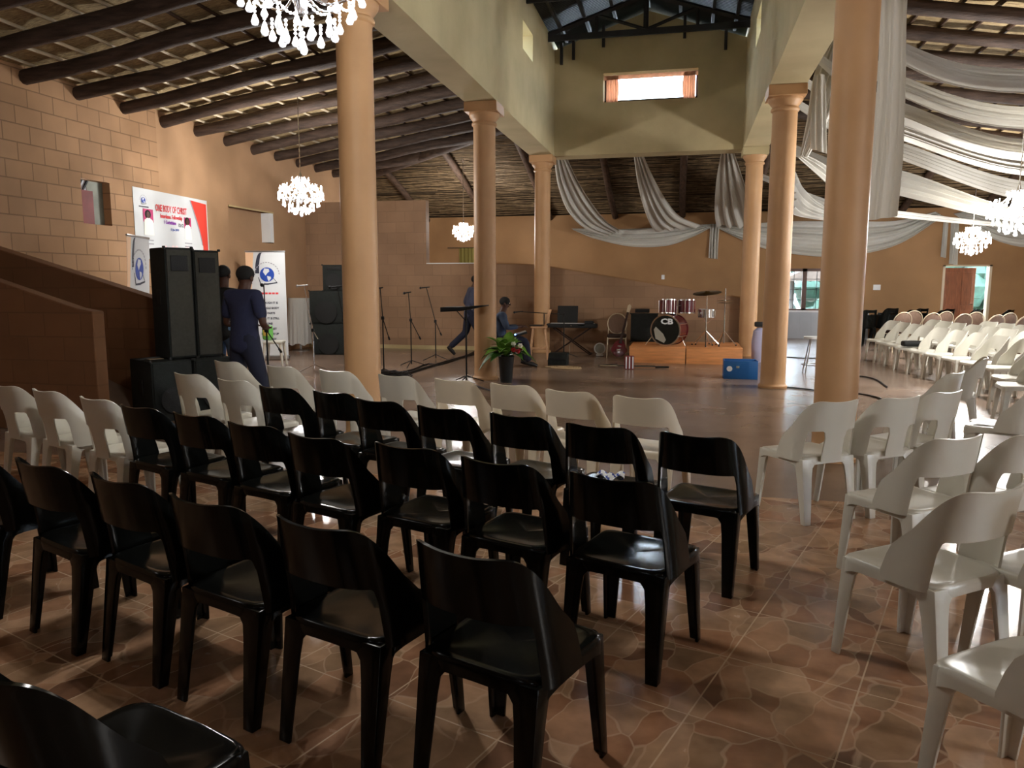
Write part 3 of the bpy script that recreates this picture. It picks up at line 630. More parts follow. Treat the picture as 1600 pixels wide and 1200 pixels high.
def banquet_chair():
    t = thing('banquet_chair', 'x', 'chair')
    for sx in (-1, 1):
        MB().tube(cr([(sx * .20, -.26, 0), (sx * .195, -.22, .25), (sx * .19, -.20, .45), (sx * .185, -.22, .60)], 10), .011, 7).build('leg', M['goldm'], t)
        MB().tube(cr([(sx * .20, .22, 0), (sx * .195, .20, .25), (sx * .19, .19, .43)], 8), .011, 7).build('leg', M['goldm'], t)
    MB().tube([(.205 * math.cos(a), -.235 - .07 * math.sin(a), .70 + .215 * math.sin(a)) for a in [2 * PI * i / 32 for i in range(33)]], .0115, 8, False).build('back_frame', M['goldm'], t)
    ml = Matrix.Rotation(.32, 3, 'X'); MB().lathe([(.001, -.022), (.15, -.02), (.185, -.008), (.185, .008), (.15, .02), (.001, .022)], 28, (0, -.235, .70), Matrix.Rotation(.315, 3, 'X') @ Matrix.Rotation(PI / 2, 3, 'X') @ Matrix.Diagonal((1, 1.1, 1))).build('backrest', M['brownfab'], t)
    MB().rbox((0, 0, .455), (.40, .42, .07), .03).build('seat', M['darkfab'], t)
    MB().tube([(-.19, .19, .41), (.19, .19, .41), (.19, -.2, .41), (-.19, -.2, .41), (-.19, .19, .41)], .01, 6).build('seat_frame', M['goldm'], t)
    return t
ORD = ['nearest the aisle', 'second from the aisle', 'third from the aisle', 'fourth from the aisle', 'fifth from the aisle', 'sixth from the aisle', 'seventh from the aisle', 'eighth from the aisle', 'ninth from the aisle', 'tenth from the aisle']
def rowplace(pts, kinds, head, rowname, group, dh=0):
    """pts: pixel of the middle of each back's top edge, last is nearest the aisle"""
    n = len(pts); P = []; a0 = math.radians(head); f0 = Vector((-math.sin(a0), math.cos(a0), 0)); r0 = Vector((math.cos(a0), math.sin(a0), 0))
    for px, py in pts: P.append(G(px, py, .80) + f0 * .275 - r0 * .08)
    for i in range(n - 2, -1, -1):
        if (P[i] - P[i + 1]).length < .53: P[i] = P[i + 1] + (P[i] - P[i + 1]).normalized() * .53
    for i, k in enumerate(kinds):
        h = head + R_.uniform(-2, 2); p = P[i]
        mm = 'black' if k in 'bh' else ('cream' if k == 'c' else 'white'); kind = {'b': 'O', 'o': 'O', 'c': 'O', 't': 'T'}[k]
        col = {'b': 'glossy black', 'o': 'white open-back', 't': 'white twin-slot', 'c': 'cream open-back'}[k]
        chair_at((kind, mm), p.x, p.y, h, f'{col} plastic chair, {ORD[n - 1 - i]} in {rowname}', group)
g1 = 'plastic chairs in the slanting rows'
rowplace([(355, 567), (440, 575), (525, 582), (622, 590), (715, 597), (810, 605), (900, 615), (1010, 625)], 'tttt' + 'cccc', -19.5, 'the front white row', g1)
rowplace([(294, 587), (365, 597), (450, 610), (535, 619), (612, 632), (706, 643), (822, 655), (950, 672), (1105, 687)], 'ttbbbbbbb', -19.5, 'the second row, behind the white one', g1)
rowplace([(10, 606), (70, 614), (148, 627), (235, 643), (320, 656), (410, 672), (528, 692), (655, 707), (810, 733), (975, 757)], 'tttbbbbbbb', -19.5, 'the third row', g1)
rowplace([(-75, 705), (58, 733), (195, 762), (322, 795), (502, 833), (748, 880)], 'bbbbbb', -19.5, 'the fourth row, largest in view', g1)
rowplace([(-50, 1072)], 'b', -19.5, 'the rear row at the bottom corner', g1)
# block to the right of the aisle, turned towards the stage
g2 = 'white plastic chairs near the aisle'
def put(px, py, kind, head, label, group, zt=.80, back=.275, side=.09):
    a = math.radians(head); f = Vector((-math.sin(a), math.cos(a), 0)); r = Vector((math.cos(a), math.sin(a), 0)); p = G(px, py, zt) + f * back + r * side
    return chair_at((kind, 'white' if kind in 'OT' else 'black'), p.x, p.y, head, label, group)
put(1300, 631, 'T', 34, 'white twin-slot plastic chair alone before the big peach column', g2)
put(1402, 625, 'T', 36, 'white twin-slot plastic chair just beyond the one before the column', g2)
put(1478, 616, 'T', 42, 'third white chair of that line, its slots half covered', g2)
put(1490, 690, 'O', 36, 'white open-back plastic chair in the middle of the aisle block', g2)
put(1618, 684, 'T', 38, 'white twin-slot chair beside the open-back one at the frame edge', g2)
put(1548, 775, 'O', 38, 'large near white open-back plastic chair with bare seat', g2)
put(1790, 784, 'T', 38, 'white chair back cut by the frame beside the large near one', g2)
put(1840, 940, 'O', 38, 'white chair at the bottom corner, only its seat edge showing', g2)
put(1497, 585, 'O', 55, 'white chair with papers on the seat behind the twin-slot line', g2)
put(1545, 562, 'T', 70, 'white chair seen edge-on, tallest of the middle group', g2)
put(1640, 600, 'T', 60, 'white chair at the frame edge with sheets of paper on it', g2)
g3 = 'white plastic chairs in the far block'
WHERE = ['beside the banquet chairs', 'next along towards the viewer', 'third from the banquet chairs', 'fourth from the banquet chairs', 'fifth from the banquet chairs', 'sixth from the banquet chairs', 'seventh from the banquet chairs', 'eighth from the banquet chairs', 'ninth from the banquet chairs', 'tenth from the banquet chairs', 'last before the gap', 'beyond the gap']
for row, (nm, pts) in enumerate((('front row of the far white block', [(3.95, 16.6), (3.95, 15.95), (3.98, 15.3), (4.0, 14.65), (4.05, 14.0), (4.1, 13.35), (4.15, 12.7), (4.2, 12.05), (4.25, 11.4), (3.95, 10.2), (3.7, 9.4)]),
                             ('second row of the far white block', [(4.85, 17.2), (4.87, 16.55), (4.9, 15.9), (4.95, 15.25), (5.0, 14.6), (5.05, 13.95), (5.1, 13.3), (5.1, 12.65), (5.15, 12.0)]),
                             ('third row of the far white block', [(5.7, 16.6), (5.75, 15.95), (5.8, 15.3), (5.85, 14.65), (5.9, 14.0), (5.95, 13.35)]))):
    for i, (x, y) in enumerate(pts):
        hd = 110 + R_.uniform(-6, 6) - max(0, 13 - y) * 8; a = math.radians(hd)
        chair_at(('T', 'white'), x + .26 * math.sin(a) - .24, y, hd, f'white twin-slot plastic chair, {WHERE[i]}, {nm}', g3)
g4 = 'round-backed banquet chairs'
for row, (nm, pts) in enumerate((('front banquet row', [(4.75, 18.9), (5.25, 18.55), (5.75, 18.2), (6.2, 17.75), (6.55, 17.25), (6.75, 16.6)]), ('rear banquet row', [(5.3, 20.0), (5.85, 19.7), (6.4, 19.4), (6.9, 19.0), (7.3, 18.5), (7.55, 17.9)]))):
    for i, (x, y) in enumerate(pts): chair_at(('B', ''), x, y, 8 + R_.uniform(-6, 6) + i * 4, f'beige-framed banquet chair with brown oval back, {["farthest along", "second along", "third along", "fourth along", "fifth along", "nearest the viewer"][i]}, {nm}', g4)
g5 = 'black slot-handled chairs by the back wall'
for row, (nm, pts) in enumerate((('front black row', [(4.4, 20.6), (4.95, 20.85), (5.5, 21.0), (6.1, 20.8), (6.75, 20.6), (7.3, 20.3), (7.75, 19.8), (8.1, 19.2)]), ('rear black row', [(5.3, 22.2), (6.0, 22.1), (6.6, 22.0), (7.2, 21.8), (7.8, 21.5), (8.35, 21.1)]))):
    for i, (x, y) in enumerate(pts): chair_at(('H', ''), x, y, 25 + i * 5 + R_.uniform(-4, 4), f'black chair with hand slot, {["by the window end", "second along", "third along", "fourth along", "fifth along", "sixth along", "seventh along", "nearest the frame edge"][i]}, {nm}', g5).scale = (1.05, 1.05, 1.12)

# things left on seats
def proj(p):
    d = Vector(p) - Vector((0, 0, CAMH)); z = d.dot(_F); return 800 + FPX * d.dot(_R) / z, 600 - FPX * d.dot(_U) / z
def seat_near(px, py):
    best = None
    for o in C.objects:
        if o.get('category') == 'chair':
            q = Vector(o.location) + Vector((0, 0, .44)); x, y = proj(q); e = (x - px) ** 2 + (y - py) ** 2
            if (q - Vector((0, 0, CAMH))).dot(_F) > 0 and (best is None or e < best[0]): best = (e, o)
    return best[1]
def sheet(px, py, sx, sy, rz, label, grp=None, dx=0, dz=0):
    c = seat_near(px, py); t = MB().grid(lambda u, v: Vector(((u - .5) * sx, (v - .5) * sy, .002 + .006 * math.sin(u * 5 + v * 3) ** 2)), 8, 8).build('paper_sheet', M['paper'], None, thick=.002)
    t.location = (c.location.x + dx, c.location.y + .03, .441 + dz); t.rotation_euler.z = rz; return tag(t, label, 'paper', grp)
pg = 'papers left on seats'
sheet(1487, 769, .21, .29, .7, 'white paper on the seat of the middle open-back chair', pg)
sheet(1572, 655, .21, .29, .4, 'upper white sheet on the edge chair seat', pg, .09)
sheet(1560, 665, .21, .29, .9, 'lower white sheet on the edge chair seat', pg, -.07, .012)
sheet(1478, 600, .21, .3, 1.2, 'white papers lying behind the curved chair top', pg)
c = seat_near(905, 755); p = c.location; t = MB().grid(lambda u, v: Vector(((u - .5) * .16, (v - .5) * .11, .02 + .02 * math.sin(u * 9) * math.cos(v * 7))), 14, 10).build('folded_cloth', [M['paper'], M['bluecloth']], None, thick=.004)
for i, q in enumerate(t.data.polygons): q.material_index = 1 if (q.center.x * 40 + q.center.y * 30) % 2 < .7 else 0
t.location = (p.x - .02, p.y + .1, .438); tag(t, 'crumpled white and blue cloth on a glossy black seat', 'cloth')
p = seat_near(1432, 545).location; t = MB().rbox((0, 0, .06), (.34, .2, .11), .04, .1).build('handbag', M['matblack'], None, sub=1); t.location = (p.x - .05, p.y, .436); tag(t, 'black bag lying on a seat in the far front row', 'bag')

# ================================================================== DRAPES
def drape(name, A, B, label, group, folds=6, amp=.05, m='cloth', nu=40, taper=None, seed=1, cat='drape', kname=None):
    """cloth spanned between two edges A and B (world points), gathered in lengthwise folds"""
    nu = nu; nv = folds * 8; a = cr(A, nu); b = cr(B, nu); rr = random.Random(seed); ph = [rr.random() * 6 for _ in range(3)]
    def f(u, v):
        i = min(int(round(u * nu)), nu); p, q = a[i], b[i]; t = (a[min(i + 1, nu)] - a[max(i - 1, 0)]).normalized(); d = q - p; n = t.cross(d)
        n = n.normalized() if n.length > 1e-6 else Vector((0, -1, 0)); w_ = d.length
        am = min(amp, w_ * .35 / folds * 1.6) * (taper(u) if taper else 1)
        o = math.sin(v * folds * 2 * PI + ph[0] + .5 * math.sin(u * 3 + ph[1])) + .35 * math.sin(v * folds * 1.37 * 2 * PI + ph[2] + u * 2)
        return p + d * v + n * am * o
    o = MB().grid(f, nu, nv).build(name, M[m], None, thick=.004, off=0); return tag(o, label, cat, group)
dg = 'white cloth swags'
def E3(pts): return [YP(x, y, Y) for x, y, Y in pts]
drape('drape', E3([(866, 246, 17.45), (872, 290, 18.9), (888, 330, 20.3), (915, 356, 21.6), (950, 368, 22.5)]), E3([(885, 246, 17.45), (905, 285, 18.9), (926, 318, 20.3), (946, 343, 21.6), (970, 360, 22.5)]), 'white drape falling from the beam beside the far left column', dg, 4, .04, seed=1, m='cloth2')
drape('drape', E3([(990, 241, 17.45), (997, 290, 18.9), (1006, 325, 20.3), (1016, 350, 21.6), (1024, 362, 22.4)]), E3([(1004, 241, 17.45), (1022, 280, 18.9), (1042, 315, 20.3), (1064, 340, 21.6), (1098, 354, 22.4)]), 'white drape falling from the middle of the beam under the window', dg, 4, .04, seed=2, m='cloth2')
drape('drape', E3([(1127, 235, 17.45), (1120, 275, 18.9), (1117, 310, 20.3), (1117, 335, 21.6), (1120, 353, 22.4)]), E3([(1146, 234, 17.45), (1160, 275, 18.9), (1172, 310, 20.3), (1181, 335, 21.6), (1192, 356, 22.4)]), 'white drape falling from the beam beside the far right column', dg, 4, .05, seed=3, m='cloth2')
wy = 22.82
def W(pts): return [YP(x, y, wy) for x, y in pts]
drape('swag', W([(893, 357), (930, 357), (975, 358), (1030, 355), (1075, 352), (1112, 350)]), W([(897, 360), (930, 373), (985, 385), (1040, 384), (1080, 371), (1112, 355)]), 'long white swag sagging along the back wall under the dark roof', dg, 4, .04, seed=4, m='cloth2')
drape('swag', W([(1118, 351), (1160, 350), (1240, 346), (1330, 346), (1400, 345), (1462, 331)]), W([(1119, 355), (1160, 375), (1210, 392), (1300, 401), (1395, 385), (1474, 338)]), 'wide white swag behind the big columns reaching to the door side', dg, 5, .04, seed=5, m='cloth2')
drape('swag', W([(1490, 334), (1520, 330), (1560, 336), (1610, 336), (1660, 330)]), W([(1496, 338), (1525, 358), (1565, 379), (1615, 384), (1662, 345)]), 'white swag on the back wall above the door', dg, 5, .04, seed=6, m='cloth2')
def tail(x0, x1, y0, y1, Y, lab, sd, dxb=-3, n=3):
    drape('drape_tail', E3([(x0, y0, Y), (x0 + dxb * .5, (y0 + y1) / 2, Y), (x0 + dxb, y1, Y)]), E3([(x1, y0, Y), (x1 + dxb * .5, (y0 + y1) / 2, Y), (x1 + dxb, y1 + 2, Y)]), lab, 'hanging cloth tails', n, .05, seed=sd, m='cloth2')
tail(1110, 1124, 350, 403, 22.84, 'short knotted cloth tail between two back wall swags', 7)
tail(1474, 1482, 342, 401, 22.84, 'shorter cloth tail left of the pair above the door', 8, -5, 2)
tail(1486, 1499, 342, 412, 22.84, 'longer cloth tail just above the door frame', 9, -4, 2)
# swags that cross the hall on the aisle side, from the beam to the side wall
def cross(Y, top, bot, lab, sd, wid=.34, n=7, zl=4.95, zr=4.25, left=None):
    """top, bot: (y at x=1413, y at x=1600) of the band's upper and lower edge"""
    def edge(yy, dy, dzl):
        p = YP(1413, yy[0], Y + dy); q = YP(1600, yy[1], Y + dy); l = Vector((XBR + .02, Y + dy * .3, zl + dzl)); r = Vector((XWR, Y + dy * .3, zr + dzl))
        m = q.lerp(r, .45); m.z = q.z + .04; return [l, l.lerp(p, .55) - Vector((0, 0, .12 * (p - l).length / 2)), p, q, m, r]
    drape('ceiling_swag', edge(top, .0 + wid, .05), edge(bot, -wid * .0, -.1), lab, 'swags crossing under the roof', n, .05, seed=sd)
cross(9.0, (72, 113), (95, 141), 'highest crossing swag, nearest the viewer', 11)
cross(10.5, (122, 169), (147, 196), 'second crossing swag, below the highest', 12)
cross(12.0, (164, 220), (190, 247), 'third crossing swag from the top', 13)
cross(13.4, (196, 250), (218, 272), 'fourth crossing swag, close under the third', 14)
cross(14.8, (226, 284), (250, 312), 'fifth crossing swag, brightly lit beside the chandelier', 15)
cross(17.0, (268, 330), (304, 345), 'sixth crossing swag, wide and low before the lit reeds', 16, zl=4.6)
cross(19.6, (331, 352), (340, 356), 'thinnest and lowest crossing swag above the banquet chairs', 17, wid=.1, n=3, zl=4.2, zr=3.6)
# hanging cloth on the outer face of the beam by the two near columns
drape('hanging_cloth', [Vector((1.60, 7.9, 4.95)), *E3([(1375, 10, 7.9), (1372, 120, 7.9), (1362, 240, 7.9), (1352, 345, 7.9)])], [Vector((1.86, 7.75, 4.95)), *E3([(1418, 10, 7.75), (1416, 120, 7.75), (1412, 240, 7.75), (1403, 338, 7.75)])], 'long white cloth hanging down beside the biggest peach column', 'white cloths on the beam', 2, .02, seed=21, m='cloth')
drape('hanging_cloth', E3([(1297, 60, 12.4), (1272, 120, 12.5), (1262, 180, 12.5), (1250, 243, 12.5)]), E3([(1330, 60, 12.2), (1318, 120, 12.3), (1300, 180, 12.4), (1262, 246, 12.5)]), 'bunched white cloth tied in a knot behind the second big column', 'white cloths on the beam', 6, .06, seed=22)
drape('hanging_cloth', E3([(1272, 118, 12.0), (1268, 160, 12.0), (1266, 232, 12.0)]), E3([(1287, 116, 11.9), (1290, 160, 11.9), (1292, 240, 11.9)]), 'short straight white cloth between the two big columns', 'white cloths on the beam', 3, .04, seed=23)
drape('hanging_cloth', E3([(1256, 240, 12.5), (1285, 256, 13.2), (1330, 290, 14.2)]), E3([(1248, 247, 12.5), (1278, 275, 13.2), (1325, 320, 14.2)]), 'white cloth band running down from the knot behind the column', 'white cloths on the beam', 3, .04, seed=24)
drape('hanging_cloth', E3([(1236, 262, 17.2), (1255, 295, 18.2), (1290, 322, 19.6), (1350, 338, 21)]), E3([(1238, 330, 17.2), (1252, 338, 18.2), (1285, 344, 19.6), (1345, 352, 21)]), 'fan of white folds sweeping down behind the second column', 'white cloths on the beam', 6, .08, seed=25)

# ================================================================== LOUDSPEAKERS
def cabinet(label, p, w_, d, h, rz, group, woofers=1, horn=True, name='loudspeaker', frontm='grille'):
    """p: floor point under the front left corner; the front faces local -y"""
    t = thing(name, label, 'speaker', p, rz, group)
    MB().rbox((w_ / 2, d / 2, h / 2), (w_, d, h), .018).build('cabinet', M['cab'], t)
    g = MB().rbox((w_ / 2, -.006, h / 2), (w_ - .04, .016, h - .05), .006).build('grille', M[frontm], t)
    if horn: MB().rbox((w_ / 2, -.016, h * .86), (w_ * .62, .02, h * .14), .01).build('horn', M['matblack'], t)
    for k in range(woofers):
        zc_ = h * (.36 if woofers == 1 else (.27 + .36 * k)); MB().lathe([(.0, .0), (w_ * .1, .0), (w_ * .3, .02), (w_ * .33, .03)], 24, (w_ / 2, -.016, zc_), Matrix.Rotation(PI / 2, 3, 'X')).build('woofer', M['matblack'], t)
    hd = MB().rbox((-.002, d / 2, h * .55), (.01, .1, .18), .005); hd.build('side_handle', M['matblack'], t)
    cn = MB()
    for x in (0, w_):
        for z in (0, h): cn.rbox((x, 0, z), (.03, .03, .03), .008)
    cn.build('corner_guard', M['matblack'], t); return t
A0 = G(266, 561, .70); B0 = G(351, 555, .70); dv = (B0 - A0); dv.z = 0; rz = math.atan2(dv.y, dv.x); wd = dv.length / 2
a2 = Vector((A0.x, A0.y, 0)); u_ = dv.normalized(); nb = Vector((-u_.y, u_.x, 0))
hs = YP(258, 386, A0.y).z - .70
sg = 'black PA cabinets beside the ramp'
cabinet('tall black loudspeaker on the bass bins, nearer the ramp', a2 + Vector((0, 0, .70)), wd - .01, .42, hs, rz, sg, 0)
cabinet('tall black loudspeaker on the bass bins, nearer the standing people', a2 + u_ * wd + Vector((0, 0, .70)), wd - .01, .42, hs - .02, rz, sg, 0)
sb = a2 - nb * .10 - u_ * .26
cabinet('low black bass bin nearer the ramp under the tall speakers', sb, wd + .14, .62, .69, rz, sg, 1, False, frontm='cab')
cabinet('low black bass bin nearer the aisle under the tall speakers', sb + u_ * (wd + .16), wd + .14, .62, .69, rz, sg, 1, False, frontm='cab')
sh = MB().rbox((0, 0, .0025), (.16, .10, .005), .002).build('cardboard_scrap', M['goldm']); q = a2 - u_ * .09 + nb * .2; sh.location = (q.x, q.y, .692); sh.rotation_euler.z = rz; tag(sh, 'small pale scrap lying on the bass bin edge', 'scrap')
# stack at the far end
s0 = G(490, 554); rz2 = .12; sc_ = 'black PA stack at the far left corner'
k_ = (G(540, 553) - G(490, 553)).length
cabinet('bottom black bass bin in the far corner stack', (s0.x, s0.y, 0), k_, .6, .68, rz2, sc_, 1, False, frontm='cab')
cabinet('middle black bass bin in the far corner stack', (s0.x - .06, s0.y, .68), k_ + .05, .6, .72, rz2, sc_, 1, False, frontm='cab')
cabinet('top black speaker of the far corner stack', (s0.x + .26, s0.y + .03, 1.40), .52, .45, .56, rz2, sc_, 1, True, frontm='cab')

# ================================================================== BANNERS AND NOTICE
def flat(parent, name, poly, z, m, T):
    """thin printed shape; poly in banner coordinates (x right, z up); T maps them to the parent's frame"""
    mb = MB(); mb.prism(poly, lambda p, t: T(p[0], p[1], t), z, z + .0012); return mb.build(name, M[m], parent, smooth=False)
def ring(cx, cz, r, w_, a0, a1, n=24): return [(cx + r * math.cos(a0 + (a1 - a0) * i / n), cz + r * math.sin(a0 + (a1 - a0) * i / n)) for i in range(n + 1)] + [(cx + (r - w_) * math.cos(a1 - (a1 - a0) * i / n), cz + (r - w_) * math.sin(a1 - (a1 - a0) * i / n)) for i in range(n + 1)]
def globe_logo(par, cx, cz, r, T, z=.004, dark='ink'):
    flat(par, 'logo_globe', ring(cx, cz, r, r * .999, 0, 2 * PI), z, 'globe', T)
    flat(par, 'logo_land', [(cx - .35 * r, cz + .85 * r), (cx + .25 * r, cz + .8 * r), (cx + .35 * r, cz + .45 * r), (cx + .05 * r, cz + .2 * r), (cx - .2 * r, cz - .15 * r), (cx - .55 * r, cz + .35 * r)], z + .0013, 'vinyl', T)
    flat(par, 'logo_land', [(cx + .0 * r, cz - .2 * r), (cx + .5 * r, cz - .3 * r), (cx + .55 * r, cz - .55 * r), (cx + .2 * r, cz - .95 * r), (cx + .05 * r, cz - .6 * r)], z + .0013, 'vinyl', T)
    flat(par, 'logo_book', [(cx - 1.25 * r, cz - .35 * r), (cx - 1.15 * r, cz - .38 * r), (cx - .85 * r, cz - 1.3 * r), (cx + .1 * r, cz - 1.22 * r), (cx + 1.35 * r, cz - 1.05 * r), (cx + 1.4 * r, cz - 1.18 * r), (cx + .1 * r, cz - 1.42 * r), (cx - .95 * r, cz - 1.45 * r)], z, dark, T)
    flat(par, 'logo_book', [(cx + 1.35 * r, cz - 1.05 * r), (cx + .85 * r, cz - .45 * r), (cx + .8 * r, cz - .5 * r), (cx + 1.28 * r, cz - 1.08 * r)], z, dark, T)
    for i in range(15):   # arc of small lettering over the globe
        a0 = PI * (1.02 - i / 15 * 1.04); flat(par, 'logo_lettering', ring(cx, cz, r * 1.75, r * .13, a0, a0 - .14, 3), z, 'inkgrey', T)
def label_text(par, body, x, z, size, m, T_rot, T, xs=1.0, bold=0, dz=.005, name='lettering'):
    me = text_mesh(body, size, M[m], xs, bold)
    for v in me.vertices: v.co = T(x + v.co.x, z + v.co.y, dz + v.co.z)
    return obj(name, me, par)
# big notice on the left wall (faces +x)
t = thing('wall_poster', 'large white printed notice with a red curved edge on the left wall', 'poster')
y0, y1, zl_, zh = 11.21, 13.23, 1.98, 3.17
T = lambda x, z, d: Vector((XWL + .012 + d, y0 + x, z))
Wd = y1 - y0
MB().grid(lambda u, v: Vector((XWL + .008 + .004 * math.sin(u * 9) * math.sin(v * 7), y0 + u * Wd, zl_ + v * (zh - .03 * u - zl_))), 30, 20).build('sheet', M['vinyl'], t, thick=.003)
arc = [(Wd - .03, zh - .10)] + [(Wd - .50 + .33 * math.sin(i / 12 * PI / 2), zh - .07 - i / 12 * 1.05) for i in range(13)] + [(Wd - .03, zl_ + .04)]
flat(t, 'red_band', arc, .0, 'red', T)
flat(t, 'grey_line', [(Wd - .53 + .33 * math.sin(i / 12 * PI / 2), zh - .07 - i / 12 * 1.05) for i in range(13)] + [(Wd - .50 + .33 * math.sin(i / 12 * PI / 2), zh - .07 - i / 12 * 1.05) for i in range(12, -1, -1)], .0, 'inkgrey', T)  # grey printed strip along the edge of the red band
label_text(t, 'ONE BODY OF CHRIST', .96, zh - .30, .165, 'redtext', 0, T, .50, .003)
label_text(t, 'Interdeno. Fellowship', 0.95, zh - .43, .10, 'redtext', 0, T, .68, .003)
label_text(t, '1 Corinthians', .90, zh - .53, .085, 'purple', 0, T, .7, .003); label_text(t, '12:12', 1.20, zh - .56, .085, 'ink', 0, T, .8, .002)
label_text(t, '12 Jan 2019', 1.02, zh - .65, .055, 'globe', 0, T, .9, .001)
globe_logo(t, .24, zh - .20, .05, T, .003)
flat(t, 'caption_line', [(.12, zh - .32), (.36, zh - .32), (.36, zh - .30), (.12, zh - .30)], .003, 'ink', T)
for cx, cz, w_, h_, nm in ((.34, zh - .56, .25, .44, 'portrait'), (1.40, zh - .60, .2, .40, 'portrait')):
    flat(t, 'portrait_backdrop', [(cx - w_ / 2, cz), (cx + w_ / 2, cz), (cx + w_ / 2, cz + h_ / 2), (cx - w_ / 2, cz + h_ / 2)], .001, 'magenta', T)
    flat(t, 'portrait_clothes', [(cx - w_ / 2, cz - h_ / 2), (cx + w_ / 2, cz - h_ / 2), (cx + w_ * .42, cz + .03), (cx + .03, cz + .07), (cx - .03, cz + .07), (cx - w_ * .42, cz + .03)], .003, 'whitef', T)
    flat(t, 'portrait_hair', ring(cx - .01, cz + .13, .075, .0749, 0, 2 * PI), .0025, 'hair', T); flat(t, 'portrait_face', [(cx + .042 * math.cos(a) - .005, cz + .12 + .058 * math.sin(a)) for a in [2 * PI * i / 16 for i in range(16)]], .004, 'skin', T)
for x_, z_ in ((.34, .86), (.34, .92), (1.40, .86), (1.40, .92)): flat(t, 'caption_line', [(x_ - .11, zh - z_ - .02), (x_ + .10, zh - z_ - .02), (x_ + .10, zh - z_), (x_ - .11, zh - z_)], .003, 'inkgrey', T)
rr = random.Random(3)
for i in range(9):   # faint crowd print along the bottom
    cx, cz = .65 + .1 * i, zl_ + .12 + .12 * rr.random(); flat(t, 'faint_print', [(cx + .05 * math.cos(a), cz + .07 * math.sin(a)) for a in [2 * PI * k / 12 for k in range(12)]], .001, 'palewash', T)
# roll-up banner against the far left wall
def rollup(label, p, rz, w_, h, lines, lean=0):
    t = thing('roll_up_banner', label, 'banner', p, rz, 'roll-up banners'); T = lambda x, z, d: Vector((x - w_ / 2, -d - lean * (z), z))
    MB().rbox((0, 0, .05), (w_ + .04, .14, .09), .03).build('base', M['steel'], t); MB().rbox((0, -lean * h, h), (w_ + .02, .03, .03), .01).build('top_rail', M['steel'], t)
    MB().prism([(0, .08), (w_, .08), (w_, h), (0, h)], lambda q, d: T(q[0], q[1], d), 0, .002).build('sheet', M['vinyl'], t, smooth=False)
    flat(t, 'peach_band', [(0, h * .45), (.06, h * .45), (.16, h * .99), (0, h * .99)], .0025, 'peach', T); flat(t, 'yellow_band', [(0, h * .2), (.03, h * .2), (.06, h * .45), (0, h * .45)], .0025, 'yellowp', T)
    flat(t, 'blue_curve', [(.18 + .12 * (1 - math.cos(i / 10 * PI / 2)), h * (.80 + .19 * math.sin(i / 10 * PI / 2))) for i in range(11)] + [(.26 + .08 * (1 - math.cos(i / 10 * PI / 2)), h * (.80 + .19 * math.sin(i / 10 * PI / 2))) for i in range(10, -1, -1)], .0025, 'ink', T)
    globe_logo(t, w_ * .53, h * .79, w_ * .185, T, .004)
    [flat(t, 'caption_line', [(w_ * (.28 + .09 * k), h * .610), (w_ * (.35 + .09 * k), h * .610), (w_ * (.35 + .09 * k), h * .626), (w_ * (.28 + .09 * k), h * .626)], .004, 'redtext', T) for k in range(6)]
    for i, l in enumerate(lines): label_text(t, l, w_ * .55, h * (.53 - .048 * i), .058, 'ink', 0, T, .95, .002)
    return t
b0 = G(417, 563); rollup('white roll-up banner with blue globe standing behind the dark-dressed man', (b0.x, b0.y + .1, 0), .30, .78, 2.2, ['THOUGH IT IS', 'A SINGLE BODY', 'IN PARTS', 'STILL, IT IS STILL', 'ONE', 'SO CHRIST', 'IT IS MADE UP', 'OF MANY'])
rollup('white roll-up banner with blue globe leaning behind the ramp parapet', (-8.0, 9.75, 0), 1.92, .90, 2.24, [], .05)

# ================================================================== CORNER THINGS
p = G(470, 548); t = thing('cocktail_table', 'tall round cocktail table under a white pleated cloth', 'table', (p.x, p.y, 0))
MB().lathe([(.0, 1.19), (.235, 1.19), (.235, 1.215), (0, 1.215)], 28).build('tabletop', M['whitep'], t); MB().lathe([(.2, 0), (.2, .02), (.03, .035), (.028, 1.19)], 20).build('pedestal', M['steel'], t)
def cl(u, v):
    a = 2 * PI * u; r = (.24 + .03 * v) * (1 + .06 * math.sin(a * 15 + v) * v); return Vector((r * math.cos(a), r * math.sin(a), 1.222 - v * (1.06 + .03 * math.sin(a * 6))))
mb = MB().grid(cl, 120, 14); mb.lathe([(.0, 1.222), (.24, 1.222)], 60)
c_ = mb.build('tablecloth', M['cloth'], None, thick=.003); c_.location = (p.x, p.y, .003); tag(c_, 'white pleated cloth hanging over the cocktail table', 'tablecloth')
p = G(430, 571); t = thing('plastic_stool', 'white plastic stool in front of the roll-up banner', 'stool', (p.x, p.y, 0), .3)
MB().rbox((0, 0, .45), (.36, .36, .05), .02).build('seat', M['white'], t)
for sx in (-1, 1):
    for sy in (-1, 1): MB().tube([(sx * .14, sy * .14, .44), (sx * .18, sy * .18, 0)], [.03, .022], 8).build('leg', M['white'], t)
b = MB().rbox((0, 0, .15), (.2, .14, .29), .05).build('shopping_bag', M['green'], None, sub=1); b.location = (p.x - .13, p.y, .478); tag(b, 'green and yellow bag on the white stool', 'bag')
MB().rbox((0, -.07, .16), (.1, .012, .14), .02).build('yellow_print', M['yellowp'], b)

